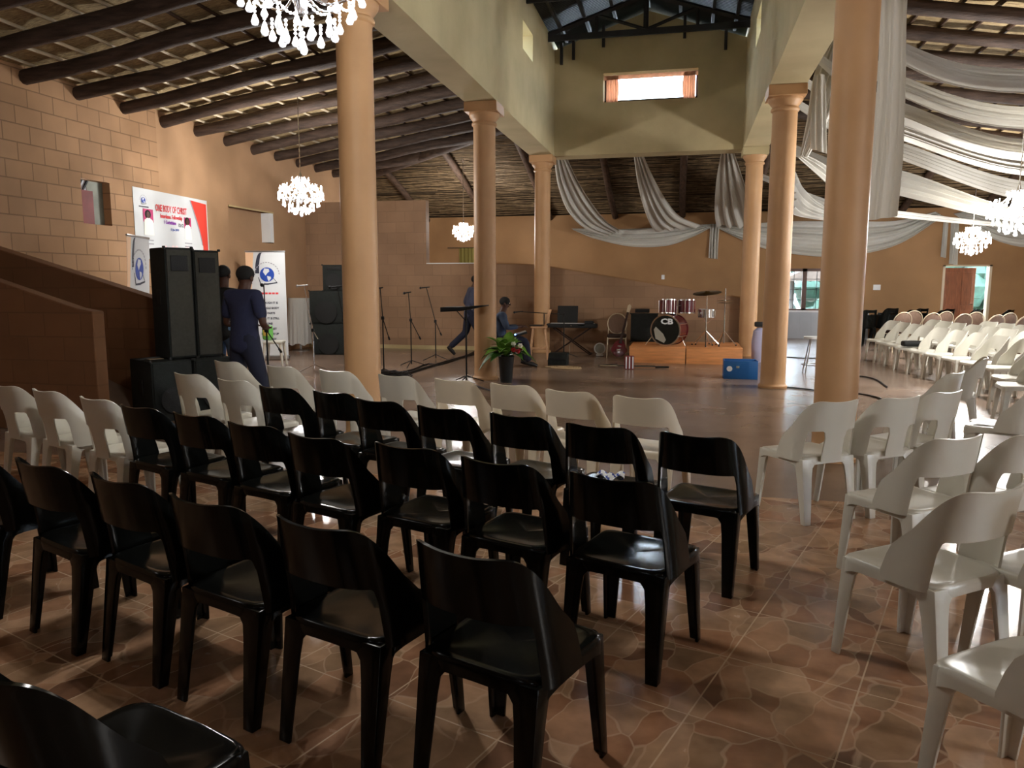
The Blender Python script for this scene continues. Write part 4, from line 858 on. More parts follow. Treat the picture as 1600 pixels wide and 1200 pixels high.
# ================================================================== MICROPHONE STANDS
def mic_stand(label, p, tip, tail_, zj, m='matblack', group='microphone stands', mic=True, head=0, legr=.3):
    """p: foot; tip, tail_: world ends of the boom; zj: height of the clutch on the pole"""
    p = Vector((p[0], p[1], 0)); t = thing('microphone_stand', label, 'microphone stand', p, 0, group)
    for k in range(3):
        a = head + k * 2 * PI / 3; MB().tube([(0, 0, .12), (legr * math.cos(a), legr * math.sin(a), .012)], .008, 6).build('leg', M[m], t)
    MB().tube([(0, 0, .05), (0, 0, zj)], [.013, .011], 8).build('pole', M[m], t); MB().rbox((0, 0, zj), (.05, .04, .06), .012).build('clutch', M['matblack'], t)
    tp, tl = Vector(tip) - p, Vector(tail_) - p; j = Vector((0, 0, zj)); MB().tube([tp, j, tl], .008, 7).build('boom', M[m], t); MB().tube([tl, tl + (tl - j).normalized() * .06], .016, 8).build('counterweight', M['matblack'], t)
    if mic:
        d = (tp - j); d.z = 0; d = d.normalized() if d.length > .05 else Vector((1, 0, 0)); d = Vector((d.x, d.y, -.1)); mb = MB().tube([tp - d * .07, tp + d * .09], [.011, .014], 10); mb.ell(tp + d * .115, (.025, .025, .025), 10)
        mb.build('microphone', M['steel' if m != 'matblack' else 'matblack'], t)
    return t
def ms(label, foot, tip, tail_, jy, **k):
    f = G(*foot); return mic_stand(label, f, YP(tip[0], tip[1], f.y - .05), YP(tail_[0], tail_[1], f.y), YP(foot[0], jy, f.y).z, **k)
ms('mic stand half hidden by the near left column, boom to the left', (600, 587), (594, 450), (607, 526), 497)
ms('middle mic stand with its boom leaning to the left', (643, 573), (638, 457), (655, 526), 500, head=.6)
ms('third mic stand, before the low wall, taller boom', (681, 563), (666, 449), (688, 520), 502, head=1.9)
ms('mic stand standing right beside the man in the dark shirt', (421, 625), (412, 444), (436, 545), 516)
ms('silver mic stand in front of the white cocktail table', (491, 580), (475, 446), (497, 530), 516, m='chrome')
ms('dark mic stand hidden mostly by the near left column', (540, 596), (527, 448), (548, 520), 500, head=.3)
# mic stand that lies on the floor in front of the riser
f = G(960, 574); t = thing('folded_microphone_stand', 'chrome mic stand lying on the floor before the wooden riser', 'microphone stand', (f.x, f.y, 0), math.radians(4), 'microphone stands')
MB().tube([(-.3, 0, .03), (.75, 0, .03)], .018, 8).build('pole', M['chrome'], t); MB().tube([(.75, 0, .02), (1.0, -.01, .022)], .018, 8).build('grip', M['matblack'], t)
for k in range(3): MB().tube([(-.3, 0, .03), (.06, .07 * (k - 1), .03 + .03 * (k == 1))], .014, 6).build('leg', M['chrome'], t)
f = G(983, 577); t = thing('striped_box', 'small upright striped box on the floor by the lying stand', 'box', (f.x, f.y, 0), .2)
MB().rbox((0, 0, .125), (.17, .08, .25), .01).build('body', M['redsheet'], t)
for dx in (-.06, 0, .06): MB().rbox((dx, -.042, .125), (.022, .006, .22), .003).build('pale_stripe', M['paper'], t)
# music rest / flat stand near column
f = G(729, 597); t = thing('music_stand', 'black flat-topped music stand in front of the walking person', 'music stand', (f.x, f.y, 0))
zt = YP(729, 482, f.y).z; MB().tube([(0, 0, 0), (0, 0, zt)], .014, 8).build('pole', M['matblack'], t)
l, r = YP(693, 483, f.y) - f, YP(760, 478, f.y) - f
MB().prism([(l.x, l.z - .04), (l.x, l.z + .035), (l.x + .3, l.z + .04), (r.x, r.z + .015), (r.x, r.z), (l.x + .35, l.z - .02)], lambda q, d: Vector((q[0], d, q[1])), -.17, .17).build('desk', M['matblack'], t, bevel=.006)
MB().tube([(-.16, 0, zt - .03), (0.02, 0, zt - .22)], .008).build('brace', M['matblack'], t)
for k in range(3): MB().tube([(0, 0, .1), (.28 * math.cos(k * 2.1 + .4), .28 * math.sin(k * 2.1 + .4), .01)], .009, 6).build('leg', M['matblack'], t)
# cables
def cable(label, pts, r=.009, m='rubber', name='cable', n=40, group='floor cables'):
    P = [Vector((*q[:2], r + .001)) for q in (G(*a) for a in pts)]; o = MB().tube(cr(P, n), r, 6).build(name, M[m]); return tag(o, label, 'cable', group)
cable('black cable from the column to the far cable heap', [(606, 590), (630, 587), (660, 578), (700, 566), (745, 553)], .022)
cable('second black cable beside the thick one, more wavy', [(604, 585), (640, 580), (668, 570), (690, 570), (730, 556), (744, 548)], .014)
cable('thin cable curve crossing the floor behind the white chairs', [(733, 600), (750, 606), (768, 612)], .012)
cable('cable arc near the far white chairs, upper one', [(1326, 588), (1345, 589), (1368, 594), (1386, 606)], .012)
cable('cable arc below the upper one, nearer the aisle chairs', [(1322, 615), (1345, 617), (1372, 623), (1394, 634)], .012)
cable('straight cable between the two big columns', [(1224, 606), (1248, 608), (1275, 611), (1322, 615)], .011)
cable('cable line across the bluish floor reflection', [(1222, 558), (1250, 560), (1290, 561)], .011)
hp = MB(); rr = random.Random(5); c0 = G(612, 590)
for k in range(9):
    r_ = rr.uniform(.10, .26); ox, oy = rr.uniform(-.12, .15), rr.uniform(-.08, .08); hp.tube([(ox + r_ * math.cos(a), oy + r_ * .7 * math.sin(a), .015 + .012 * k + .01 * math.sin(3 * a)) for a in [2 * PI * i / 22 for i in range(23)]], .011, 5)
h_ = hp.build('cable_heap', M['rubber']); h_.location = (c0.x, c0.y, 0); tag(h_, 'tangled heap of black cables beside the near left column', 'cable')

# ================================================================== BAND CORNER
R0y, R1y = 15.05, 16.6
for x0, x1, lab in ((-1.06, .03, 'pine riser box under the bass drum'), (.04, 1.10, 'pine riser box under the cymbal stands')):
    t = thing('wooden_riser', lab, 'riser', ((x0 + x1) / 2, (R0y + R1y) / 2, 0), 0, 'wooden risers'); w_ = x1 - x0; d = R1y - R0y
    MB().rbox((0, 0, .305), (w_, d, .03), .004).build('top_board', M['wood'], t); MB().rbox((0, -d / 2 + .012, .145), (w_ - .01, .024, .29), .003).build('front_board', M['wood'], t)
    for sx in (-1, 1): MB().rbox((sx * (w_ / 2 - .014), .012, .145), (.024, d - .03, .29), .003).build('side_board', M['wood'], t)
ZR = .32
bc = _hit(1046, 513, 1, 15.55); t = thing('bass_drum', 'maroon bass drum with black front head on the riser', 'drum', (bc.x, bc.y, ZR), math.radians(-20)); r_ = .305
X90 = Matrix.Rotation(PI / 2, 3, 'X')
MB().lathe([(r_ - .01, -.21), (r_, -.21), (r_, .21), (r_ - .01, .21)], 40, (0, .0, r_ + .01), X90).build('shell', M['maroon'], t)
MB().lathe([(0, .226), (r_ - .015, .226), (r_ - .012, .222)], 40, (0, 0, r_ + .01), X90).build('front_head', M['drumhead'], t); MB().lathe([(0, -.226), (r_ - .012, -.222)], 40, (0, 0, r_ + .01), X90).build('rear_head', M['drumskin'], t)
for y in (-.215, .215): MB().lathe([(r_ - .015, -.018), (r_ + .012, -.018), (r_ + .012, .018), (r_ - .015, .018), (r_ - .015, -.018)], 40, (0, y, r_ + .01), X90).build('hoop', M['maroon'] if y > 0 else M['chrome'], t)
for k in range(8):
    a = PI / 8 + k * PI / 4; MB().tube([((r_ + .012) * math.cos(a), -.2, r_ + .01 + (r_ + .012) * math.sin(a)), ((r_ + .012) * math.cos(a), .2, r_ + .01 + (r_ + .012) * math.sin(a))], .009, 6).build('tension_rod', M['chrome'], t)
me = text_mesh('CB', .15, M['paper'], 1.35, .006)
for v in me.vertices: v.co = Vector((v.co.x + .03, -.229 - v.co.z, r_ + .18 + v.co.y))
obj('logo_lettering', me, t)
MB().prism([(-.2, .12), (-.02, .04), (.02, .1), (-.04, .22), (-.2, .36), (-.24, .3)], lambda q, d: Vector((q[0], d, q[1] + .02)), -.229, -.2275).build('tape_patch', M['patch'], t, smooth=False)
for sx in (-1, 1): MB().tube([(sx * .3, -.12, .2), (sx * .42, -.2, .01)], .008).build('spur', M['chrome'], t)
def drum(label, c, r, h, m, name='tom_drum', tilt=0, grp='drums above the bass drum'):
    t = thing(name, label, 'drum', c, 0, grp); R3 = Matrix.Rotation(tilt, 3, 'X')
    MB().lathe([(r - .005, 0), (r, 0), (r, h), (r - .005, h)], 32, (0, 0, 0), R3).build('shell', M[m], t); MB().lathe([(0, h + .006), (r - .004, h + .004)], 32, (0, 0, 0), R3).build('head', M['drumskin'], t)
    for z in (0, h): MB().lathe([(r, z - .012), (r + .01, z - .012), (r + .01, z + .012), (r, z + .012), (r, z - .012)], 32, (0, 0, 0), R3).build('rim', M['chrome'], t)
    for k in range(6):
        a = k * PI / 3 + .3; MB().tube([R3 @ Vector(((r + .008) * math.cos(a), (r + .008) * math.sin(a), .01)), R3 @ Vector(((r + .008) * math.cos(a), (r + .008) * math.sin(a), h - .01))], [.006, .012], 6).build('lug', M['chrome'], t)
    return t
a = _hit(1043, 490, 1, 15.62); drum('maroon tom drum above the bass drum, nearer the amplifier', (a.x, a.y, a.z), .17, .27, 'maroon', tilt=-.12)
a = _hit(1073, 489, 1, 15.70); drum('maroon tom drum above the bass drum, nearer the cymbal', (a.x, a.y, a.z), .165, .26, 'maroon', tilt=-.05)
a = _hit(1104, 495, 1, 15.75); sd_ = drum('shallow chrome snare drum on its stand beside the toms', (a.x, a.y, a.z), .165, .14, 'chrome', 'snare_drum', grp=None)
tm = thing('drum_mount', 'chrome double mount holding the toms over the bass drum', 'mount', (bc.x + .13, bc.y + .05, ZR + 2 * r_ + .02)); MB().tube([(0, 0, -.02), (0, 0, .22)], .013).build('post', M['chrome'], tm); MB().tube([(-.09, 0, .17), (.09, 0, .17)], .012).build('bar', M['chrome'], tm)
def tripod(par, zt, r=.26, m='chrome', a0=.5):
    MB().tube([(0, 0, .06), (0, 0, zt)], [.014, .010], 8).build('pole', M[m], par)
    for k in range(3):
        a = a0 + k * 2 * PI / 3; MB().tube([(0, 0, .30), (r * math.cos(a), r * math.sin(a), .014)], .010, 6).build('leg', M[m], par); MB().ell((r * math.cos(a), r * math.sin(a), .018), (.018, .018, .018), 8).build('rubber_foot', M['rubber'], par)
t = thing('snare_stand', 'short chrome tripod under the snare drum', 'stand', (a.x, a.y, ZR)); tripod(t, a.z - ZR, .2, a0=1.2)
for k in range(3): q = k * 2.1; MB().tube([(0, 0, a.z - ZR - .14), (.15 * math.cos(q), .15 * math.sin(q), a.z - ZR - .005)], .007, 6).build('basket_arm', M['chrome'], t)
a = _hit(1105, 457, 1, 15.55); t = thing('crash_cymbal', 'bronze crash cymbal on a tall chrome stand', 'cymbal', (a.x, a.y, ZR)); zz = a.z - ZR; tripod(t, zz, .3, a0=2.6)
MB().lathe([(.01, .03), (.04, .025), (.06, .008), (.28, -.012), (.28, -.014), (.06, .004), (.01, .02)], 40, (0, 0, zz), Matrix.Rotation(.16, 3, 'X') @ Matrix.Rotation(-.08, 3, 'Y')).build('cymbal', M['brass'], t); MB().tube([(0, 0, zz), (0, 0, zz + .05)], .008).build('wing_nut', M['chrome'], t)
a = _hit(1133, 473, 1, 15.6); t = thing('hi_hat', 'thin hi-hat stand with two small cymbals beside the far column', 'cymbal', (a.x, a.y, ZR)); zz = a.z - ZR; tripod(t, zz + .28, .24, a0=.1)
for dz, f_ in ((0, 1), (.035, -1)): MB().lathe([(.01, -.02 * f_), (.17, .0), (.17, .002), (.01, -.018 * f_)], 32, (0, 0, zz + dz)).build('cymbal', M['brass'], t)
a = G(1007, 533, ZR); cabinet('black bass amplifier cabinet behind the bass drum', (a.x - .29, a.y - .2, ZR), .56, .36, .60, 0, None, 0, False, name='bass_amplifier', frontm='cab')
t = MB().rbox((0, 0, .04), (.3, .2, .08), .01).build('amplifier_head', M['matblack']); t.location = (a.x - .06, a.y, ZR + .615); tag(t, 'small black box on top of the bass amplifier', 'amplifier')
# blue crate
a, b = G(1131, 592), G(1182, 592); w_ = (b - a).length; t = thing('blue_crate', 'blue plastic crate on the floor before the riser', 'crate', ((a.x + b.x) / 2, a.y + .2, 0)); h = .30
for c, d in (((0, -.19, h / 2), (w_, .02, h)), ((0, .19, h / 2), (w_, .02, h)), ((-w_ / 2 + .01, 0, h / 2), (.02, .38, h)), ((w_ / 2 - .01, 0, h / 2), (.02, .38, h))): MB().rbox(c, d, .005).build('side_panel', M['blue'], t)
MB().rbox((0, 0, .012), (w_, .38, .02), .005).build('bottom', M['bluein'], t); MB().lathe([(0, 0), (.045, 0), (.045, .002), (0, .002)], 20, (-w_ / 2 + .09, -.2015, .17), X90).build('round_sticker', M['paper'], t); MB().rbox((-w_ / 2 + .22, -.201, .2), (.05, .002, .035), .001).build('small_sticker', M['patch'], t)
a = G(1186, 570); t = thing('cloth_covered_stool', 'lilac-grey cloth bundle standing between column and crate', 'bundle', (a.x + .04, a.y + .6, 0)); MB().lathe([(.12, 0), (.14, .1), (.15, .4), (.12, .62), (.05, .68), (0, .69)], 20).build('cloth', M['purplebag'], t); MB().rbox((0, 0, .75), (.2, .2, .1), .03).build('dark_top', M['matblack'], t)
# guitar on its banquet chair
c_ = G(963, 558); chair_at(('B', ''), c_.x, c_.y + .05, 184, 'banquet chair holding the dark red guitar', 'banquet chairs on the stage')
gt = thing('electric_guitar', 'dark red electric guitar leaning against a banquet chair', 'guitar', (c_.x + .04, c_.y - .36, .03), 0); R3 = Matrix.Rotation(-.28, 3, 'X') @ Matrix.Rotation(.20, 3, 'Y')
bd = [(.15 * math.cos(a) * (1 + .18 * math.cos(2 * a)) * (.8 if math.sin(a) > 0 else 1), .2 + .19 * math.sin(a)) for a in [2 * PI * i / 28 for i in range(28)]]
MB().prism(bd, lambda q, d: R3 @ Vector((q[0], d, q[1])), -.022, .022).build('body', M['maroon'], gt, bevel=.008)
MB().prism([(-.028, .3), (.028, .3), (.021, .98), (-.021, .98)], lambda q, d: R3 @ Vector((q[0], d, q[1])), -.04, -.018).build('neck', M['darkfab'], gt, bevel=.004); MB().prism([(-.03, .98), (.03, .98), (.045, 1.12), (.0, 1.16), (-.035, 1.12)], lambda q, d: R3 @ Vector((q[0], d, q[1])), -.035, -.018).build('headstock', M['goldm'], gt, bevel=.003)
for k in (.16, .24): MB().rbox(R3 @ Vector((0, -.026, k)), (.08, .012, .02), .003).build('pickup', M['chrome'], gt)
a = G(937, 556); t = thing('desk_fan', 'small round white fan on the floor beside the chair', 'fan', (a.x, a.y, 0), .1)
MB().lathe([(.105, -.03), (.125, -.03), (.125, .03), (.105, .03), (.105, -.03)], 28, (0, 0, .16), X90).build('ring', M['whitep'], t); MB().lathe([(0, -.01), (.10, -.01), (.10, .01), (0, .01)], 24, (0, 0, .16), X90).build('grille', M['patch'], t); MB().rbox((0, 0, .02), (.16, .12, .035), .012).build('base', M['whitep'], t)
# keyboard on X stand, banquet chair behind it, music rest
k0, k1 = G(862, 553), G(925, 553); kc = (k0 + k1) / 2; zk = YP(890, 509, kc.y).z; t = thing('stage_keyboard', 'black electronic keyboard with a black rest on it', 'keyboard', (kc.x - .0, kc.y, zk - .04))
wk = (YP(928, 509, kc.y) - YP(851, 509, kc.y)).length; MB().rbox((0, 0, .045), (wk, .32, .085), .015).build('case', M['matblack'], t); MB().rbox((0, .08, .092), (wk - .12, .14, .01), .003).build('keys', M['key'], t)
MB().rbox((-.12, .12, .29), (.46, .02, .38), .006, 0, -.18).build('music_rest', M['matblack'], t); MB().rbox((.38, -.02, .12), (.2, .12, .07), .02).build('gadget', M['matblack'], t); MB().rbox((.22, -.158, .06), (.14, .004, .02), .001).build('pale_label', M['paper'], t); MB().ell((0, -.165, .05), (.012, .006, .012), 8).build('knob', M['chrome'], t)
t2 = thing('keyboard_stand', 'brown folding X stand under the keyboard', 'stand', (kc.x, kc.y, 0))
for dy in (-.12, .12):
    MB().tube([(-.42, dy, .0), (.4, dy, zk - .05)], .014).build('leg', M['darkfab'], t2); MB().tube([(.42, dy, 0), (-.4, dy, zk - .05)], .014).build('leg', M['darkfab'], t2)
for x in (-.42, .42): MB().tube([(x, -.18, .014), (x, .18, .014)], .013).build('foot_bar', M['darkfab'], t2)
for x in (-.4, .4): MB().tube([(x, -.15, zk - .055), (x, .15, zk - .055)], .013).build('support_bar', M['darkfab'], t2)
a = G(878, 549); chair_at(('B', ''), a.x, kc.y + .72, 178, 'banquet chair standing empty behind the keyboard', 'banquet chairs on the stage')
# wooden stool with open laptop and short boom microphone
a = G(840, 562); t = thing('wooden_bar_stool', 'pale wooden stool used as a laptop table', 'stool', (a.x, a.y + .15, 0), .15); zs_ = YP(840, 509, a.y + .15).z
MB().rbox((0, 0, zs_ - .02), (.34, .34, .04), .012).build('seat', M['stool'], t)
for sx in (-1, 1):
    for sy in (-1, 1): MB().tube([(sx * .12, sy * .12, zs_ - .04), (sx * .19, sy * .19, 0)], .02, 8).build('leg', M['stool'], t)
for sy in (-1, 1): MB().tube([(-.16, sy * .165, .22), (.16, sy * .165, .22)], .013, 8).build('rung', M['stool'], t)
MB().prism([(.10, zs_), (.14, zs_), (.26, zs_ + .33), (.2, zs_ + .35)], lambda q, d: Vector((q[0], d, q[1])), -.14, .14).build('back_board', M['stool'], t, bevel=.006)
lp = thing('laptop', 'open black laptop on the wooden stool', 'laptop', (a.x - .06, a.y + .13, zs_ + .002), .15); MB().rbox((0, 0, .01), (.26, .34, .018), .005).build('base', M['laptop'], lp); MB().rbox((.165, 0, .13), (.012, .34, .25), .004, 0, 0).build('lid', M['laptop'], lp)
a2_ = G(806, 566); mic_stand('short mic stand with level boom reaching over the laptop', (a.x + .45, a.y + .6, 0), YP(812, 487, a.y + .1), YP(880, 491, a.y + .8), YP(868, 491, a.y + .6).z)
# floor monitor box, coil
a, b = G(856, 570), G(886, 570); w_ = (b - a).length; t = thing('floor_monitor', 'black wedge box on the floor below the keyboard', 'speaker', ((a.x + b.x) / 2, a.y + .15, 0)); MB().prism([(-.15, 0), (.15, 0), (.15, .22), (-.05, .22), (-.15, .1)], lambda q, d: Vector((d, q[0], q[1])), -w_ / 2, w_ / 2).build('cabinet', M['cab'], t, bevel=.01); MB().rbox((0, -.145, .11), (w_ - .06, .01, .06), .004).build('grille', M['matblack'], t)
a = G(880, 575); t = thing('rope_coil', 'tan coiled rope lying flat on the floor', 'rope', (a.x, a.y, 0)); cb_ = MB()
MB().tube([((.05 + .011 * i / 4) * math.cos(i * .45) * 1.3 + .06, (.05 + .011 * i / 4) * math.sin(i * .45), .012) for i in range(70)], .010, 6).build('flat_coil', M['rope'], t); MB().tube([(-.22 + .12 * math.cos(q), .02 + .08 * math.sin(q), .016 + .004 * math.sin(2 * q)) for q in [i * .35 for i in range(40)]], .010, 6).build('loop', M['rope'], t)
# bar stool between the big columns
a = G(1266, 582); t = thing('metal_bar_stool', 'tall grey metal stool between the big columns', 'stool', (a.x + .05, a.y, 0)); MB().lathe([(0, .60), (.19, .60), (.19, .635), (0, .64)], 24).build('seat', M['whitep'], t)
for k in range(4): q = PI / 4 + k * PI / 2; MB().tube([(.1 * math.cos(q), .1 * math.sin(q), .6), (.22 * math.cos(q), .22 * math.sin(q), 0)], .011, 7).build('leg', M['steel'], t)
MB().tube([(.2 * math.cos(q), .2 * math.sin(q), .14) for q in [i * 2 * PI / 24 for i in range(25)]], .008, 6).build('foot_ring', M['steel'], t)
# potted plant with flowers
a = G(791, 597); t = thing('potted_plant', 'leafy green plant with red and white flowers in a black pot', 'plant', (a.x, a.y, 0)); MB().lathe([(.0, 0), (.085, 0), (.095, .02), (.125, .40), (.135, .42), (.12, .425), (.115, .38), (0, .38)], 24).build('pot', M['pot'], t)
rp = random.Random(11)
def leaf(L_, w_, ang, el, base, m, droop):
    ca, sa = math.cos(ang), math.sin(ang)
    def f(u, v):
        s_ = u * L_; r = s_ * math.cos(el); z = s_ * math.sin(el) - droop * s_ * s_; wd_ = w_ * math.sin(PI * min(1, u * 1.02) ** .75) * (v - .5) * 2; return Vector((base[0] + ca * r - sa * wd_, base[1] + sa * r + ca * wd_, base[2] + z + abs(v - .5) * .05 * math.sin(PI * u)))
    MB().grid(f, 10, 6).build('leaf', M[m], t, thick=.002)
for i in range(34):
    ang = i * 2.4 + rp.uniform(-.3, .3); el = rp.uniform(.35, 1.35) if i % 3 else rp.uniform(-.1, .5); L_ = rp.uniform(.30, .48); bz = .42 + rp.uniform(0, .14); 
    bx, by = .05 * math.cos(ang), .05 * math.sin(ang); MB().tube([(bx * .4, by * .4, .38), (bx, by, bz)], .005, 5).build('stem', M['leafd'], t); leaf(L_, rp.uniform(.075, .115), ang, el, (bx, by, bz), 'leaf' if i % 3 else 'leafd', rp.uniform(.6, 1.8))
for i in range(7):
    p_ = Vector((.17 + rp.uniform(-.06, .1), -.1 + rp.uniform(-.06, .06), .55 + rp.uniform(-.07, .1))); mb = MB()
    for k in range(6): q = k * PI / 3; mb.ell(p_ + Vector((.022 * math.cos(q), .012 * math.sin(q * 2), .022 * math.sin(q))), (.02, .014, .02), 8)
    mb.build('flower', M['redf' if i < 3 else 'whitef'], t)
# switches and sockets
for px, py, w_, lab in ((1036, 433, .09, 'white wall switch above the drum kit'), (1370, 449, .19, 'white double socket on the back wall beside the near column')):
    q = _hit(px, py, 1, YW); t = thing('wall_switch', lab, 'switch', (q.x, YW, q.z)); MB().rbox((0, -.008, 0), (w_, .018, .13 if w_ < .15 else .15), .006).build('plate', M['whitep'], t); MB().rbox((0, -.02, 0), (.03, .01, .05), .004).build('rocker', M['whitep'], t)
# curtain over the low opening
q = YP(735, 380, YW - .1); t = thing('window_curtain', 'olive curtain strip hanging on the back wall behind the low wall', 'curtain', (q.x, YW - .06, 0))
MB().grid(lambda u, v: Vector(((u - .5) * .75, .03 * math.sin(u * 40), 1.3 + v * 1.35)), 60, 6).build('fabric', M['curtain'], t, thick=.004); MB().tube([(-.75, 0, 2.66), (.75, 0, 2.66)], .012).build('rod', M['matblack'], t)

# ================================================================== PEOPLE
def skin(V, Eg, sub=2, root=0):
    """V: {name: (xyz, radius)}; Eg: chains of names. One smooth skinned surface as a mesh."""
    ks = list(V); ix = {k: i for i, k in enumerate(ks)}; es = set()
    for ch in Eg:
        for a, b in zip(ch, ch[1:]): es.add((ix[a], ix[b]))
    me = bpy.data.meshes.new('f'); me.from_pydata([V[k][0] for k in ks], list(es), []); o = bpy.data.objects.new('f', me); C.objects.link(o)
    md = o.modifiers.new('s', 'SKIN'); md.use_smooth_shade = True
    for i, k in enumerate(ks):
        r = V[k][1]; d = me.skin_vertices[0].data[i]; d.radius = (r, r) if not isinstance(r, tuple) else r; d.use_root = (i == root)
    q = o.modifiers.new('u', 'SUBSURF'); q.levels = sub; q.render_levels = sub
    dg_ = bpy.context.evaluated_depsgraph_get(); dg_.update(); m2 = bpy.data.meshes.new_from_object(o.evaluated_get(dg_)); bpy.data.objects.remove(o); bpy.data.meshes.remove(me); return m2
def join(meshes, name, m):
    bm = bmesh.new()
    for x in meshes: bm.from_mesh(x)
    me = bpy.data.meshes.new(name); bm.to_mesh(me); bm.free(); me.materials.clear(); me.materials.append(m); me.shade_smooth()
    for p_ in me.polygons: p_.material_index = 0
    return me
def person(label, loc, heading, J, shirt, pants, sleeves='short', hair=True, shoes=True, belt=None):
    """J: joints in the person's own frame (x right, y ahead, z up)"""
    t = thing('person', label, 'person', loc, math.radians(heading)); J = {k: Vector(v) for k, v in J.items()}
    V = {}; E_ = []
    def add(k, p_, r): V[k] = (tuple(p_), r)
    pel, che, nek, hd = J['pelvis'], J['chest'], J['neck'], J['head']; up = (hd - nek).normalized()
    add('pel', pel, (.125, .10)); add('wst', pel.lerp(che, .45), (.115, .09)); add('che', che, (.15, .105)); add('nk0', nek - up * .03, .078); add('nk1', nek + up * .03, .066)
    fw = J.get('face', Vector((0, 1, 0))).normalized()
    add('jaw', hd - up * .065 + fw * .012, .062); add('hd0', hd - up * .0, (.078, .09)); add('hd1', hd + up * .065 - fw * .008, (.072, .084)); add('hd2', hd + up * .105 - fw * .01, .04)
    E_.append(['pel', 'wst', 'che', 'nk0', 'nk1', 'jaw', 'hd0', 'hd1', 'hd2'])
    for s_ in 'lr':
        sh_, el, wr = J['sh_' + s_], J['el_' + s_], J['wr_' + s_]; add('sh' + s_, sh_, .062); add('ua' + s_, sh_.lerp(el, .5), .046); add('el' + s_, el, .038); add('fa' + s_, el.lerp(wr, .35), .037); add('wr' + s_, wr, .025)
        hv = J.get('hand_' + s_, (wr - el)).normalized(); add('pm' + s_, wr + hv * .06, (.030, .018)); E_.append(['che', 'sh' + s_, 'ua' + s_, 'el' + s_, 'fa' + s_, 'wr' + s_, 'pm' + s_])
        hp_, kn, an, to = J['hip_' + s_], J['kn_' + s_], J['an_' + s_], J['toe_' + s_]
        add('hp' + s_, hp_, .088); add('th' + s_, hp_.lerp(kn, .5), .072); add('kn' + s_, kn, .054); add('cf' + s_, kn.lerp(an, .35), .053); add('an' + s_, an, .036); add('to' + s_, to, .032); E_.append(['pel', 'hp' + s_, 'th' + s_, 'kn' + s_, 'cf' + s_, 'an' + s_, 'to' + s_])
    ms_ = [skin(V, E_)]
    R3 = Vector((fw.y, -fw.x, 0)).normalized()
    ex = MB(); ex.ell(hd + fw * .098 - up * .012, (.014, .018, .022), 10)
    for s_ in (-1, 1): ex.ell(hd + R3 * s_ * .082 - up * .01, (.012, .022, .032), 10)
    ex.ell(hd + fw * .085 - up * .05, (.026, .014, .010), 10); ms_.append(ex.mesh('x', M['skin']))
    for s_ in 'lr':   # fingers: four of unequal length and a thumb, slightly curled
        wr = J['wr_' + s_]; hv = J.get('hand_' + s_, (wr - J['el_' + s_])).normalized(); sd = hv.cross(Vector((0, 0, 1))); sd = sd.normalized() if sd.length > .1 else Vector((1, 0, 0)); dn = hv.cross(sd).normalized(); dn = dn if dn.z < 0 else -dn
        for k, L_ in enumerate((.062, .075, .080, .070)):
            b = wr + hv * .085 + sd * (.024 - .016 * k); a1 = b + hv * L_ * .45 + dn * .008; a3 = b + hv * L_ * .8 + dn * .03; fm = MB().tube([b - hv * .03, b, a1, a3], [.0095, .009, .0085, .0065], 7); ms_.append(fm.mesh('x', M['skin']))
        b = wr + hv * .03 + sd * .026; fm = MB().tube([b - sd * .01, b + sd * .02 + hv * .025, b + sd * .024 + hv * .055 + dn * .01], [.012, .0105, .008], 7); ms_.append(fm.mesh('x', M['skin']))
    obj('body', join(ms_, 'body', M['skin']), t)
    ey = MB()
    for s_ in (-1, 1): ey.ell(hd + fw * .083 + R3 * s_ * .032 + up * .012, (.011, .009, .009), 8)
    ey.build('eyes', M['whitef'], t)
    if hair: h_ = MB(); h_.ell(hd + up * .042 - fw * .014, (.089, .101, .088), 20); h_.build('hair', M['hair'], t)
    # shirt
    W = {}; F = []
    def ad(k, p_, r): W[k] = (tuple(p_), r)
    ad('z', pel - Vector((0, 0, .17)), (.205, .168)); ad('a', pel + Vector((0, 0, .02)), (.180, .145)); ad('b', pel.lerp(che, .5), (.158, .128)); ad('c', che, (.178, .132)); ad('c2', che.lerp(nek, .6), (.15, .11)); ad('d', nek + up * .01, .092); F.append(['z', 'a', 'b', 'c', 'c2', 'd'])
    for s_ in 'lr':
        sh_, el, wr = J['sh_' + s_], J['el_' + s_], J['wr_' + s_]; ad('s' + s_, sh_, .075); ch = ['c2', 's' + s_]; ad('u' + s_, sh_.lerp(el, .45), .070); ad('e' + s_, sh_.lerp(el, .85), .066); ch += ['u' + s_, 'e' + s_]
        if sleeves == 'long': ad('f' + s_, el, .05); ad('g' + s_, el.lerp(wr, .85), .038); ch += ['f' + s_, 'g' + s_]
        F.append(ch)
    m_ = skin(W, F); m_.materials.clear(); m_.materials.append(M[shirt]); obj('shirt', m_, t)
    W = {}; F = []
    ad('p', pel + Vector((0, 0, .16)), (.152, .122)); ad('q', pel - Vector((0, 0, .05)), (.150, .125)); F.append(['p', 'q'])
    for s_ in 'lr':
        hp_, kn, an = J['hip_' + s_], J['kn_' + s_], J['an_' + s_]; ad('h' + s_, hp_, .115); ad('t' + s_, hp_.lerp(kn, .5), .100); ad('k' + s_, kn, .080); ad('c' + s_, kn.lerp(an, .5), .074); ad('n' + s_, kn.lerp(an, .98), .070); F.append(['q', 'h' + s_, 't' + s_, 'k' + s_, 'c' + s_, 'n' + s_])
    m_ = skin(W, F); m_.materials.clear(); m_.materials.append(M[pants]); obj('trousers', m_, t)
    if belt: MB().grid(lambda u, v: pel + Vector((.158 * math.cos(2 * PI * u), .128 * math.sin(2 * PI * u), .03 + v * .045)), 28, 1).build('hem_band', M[belt], t, thick=.004)
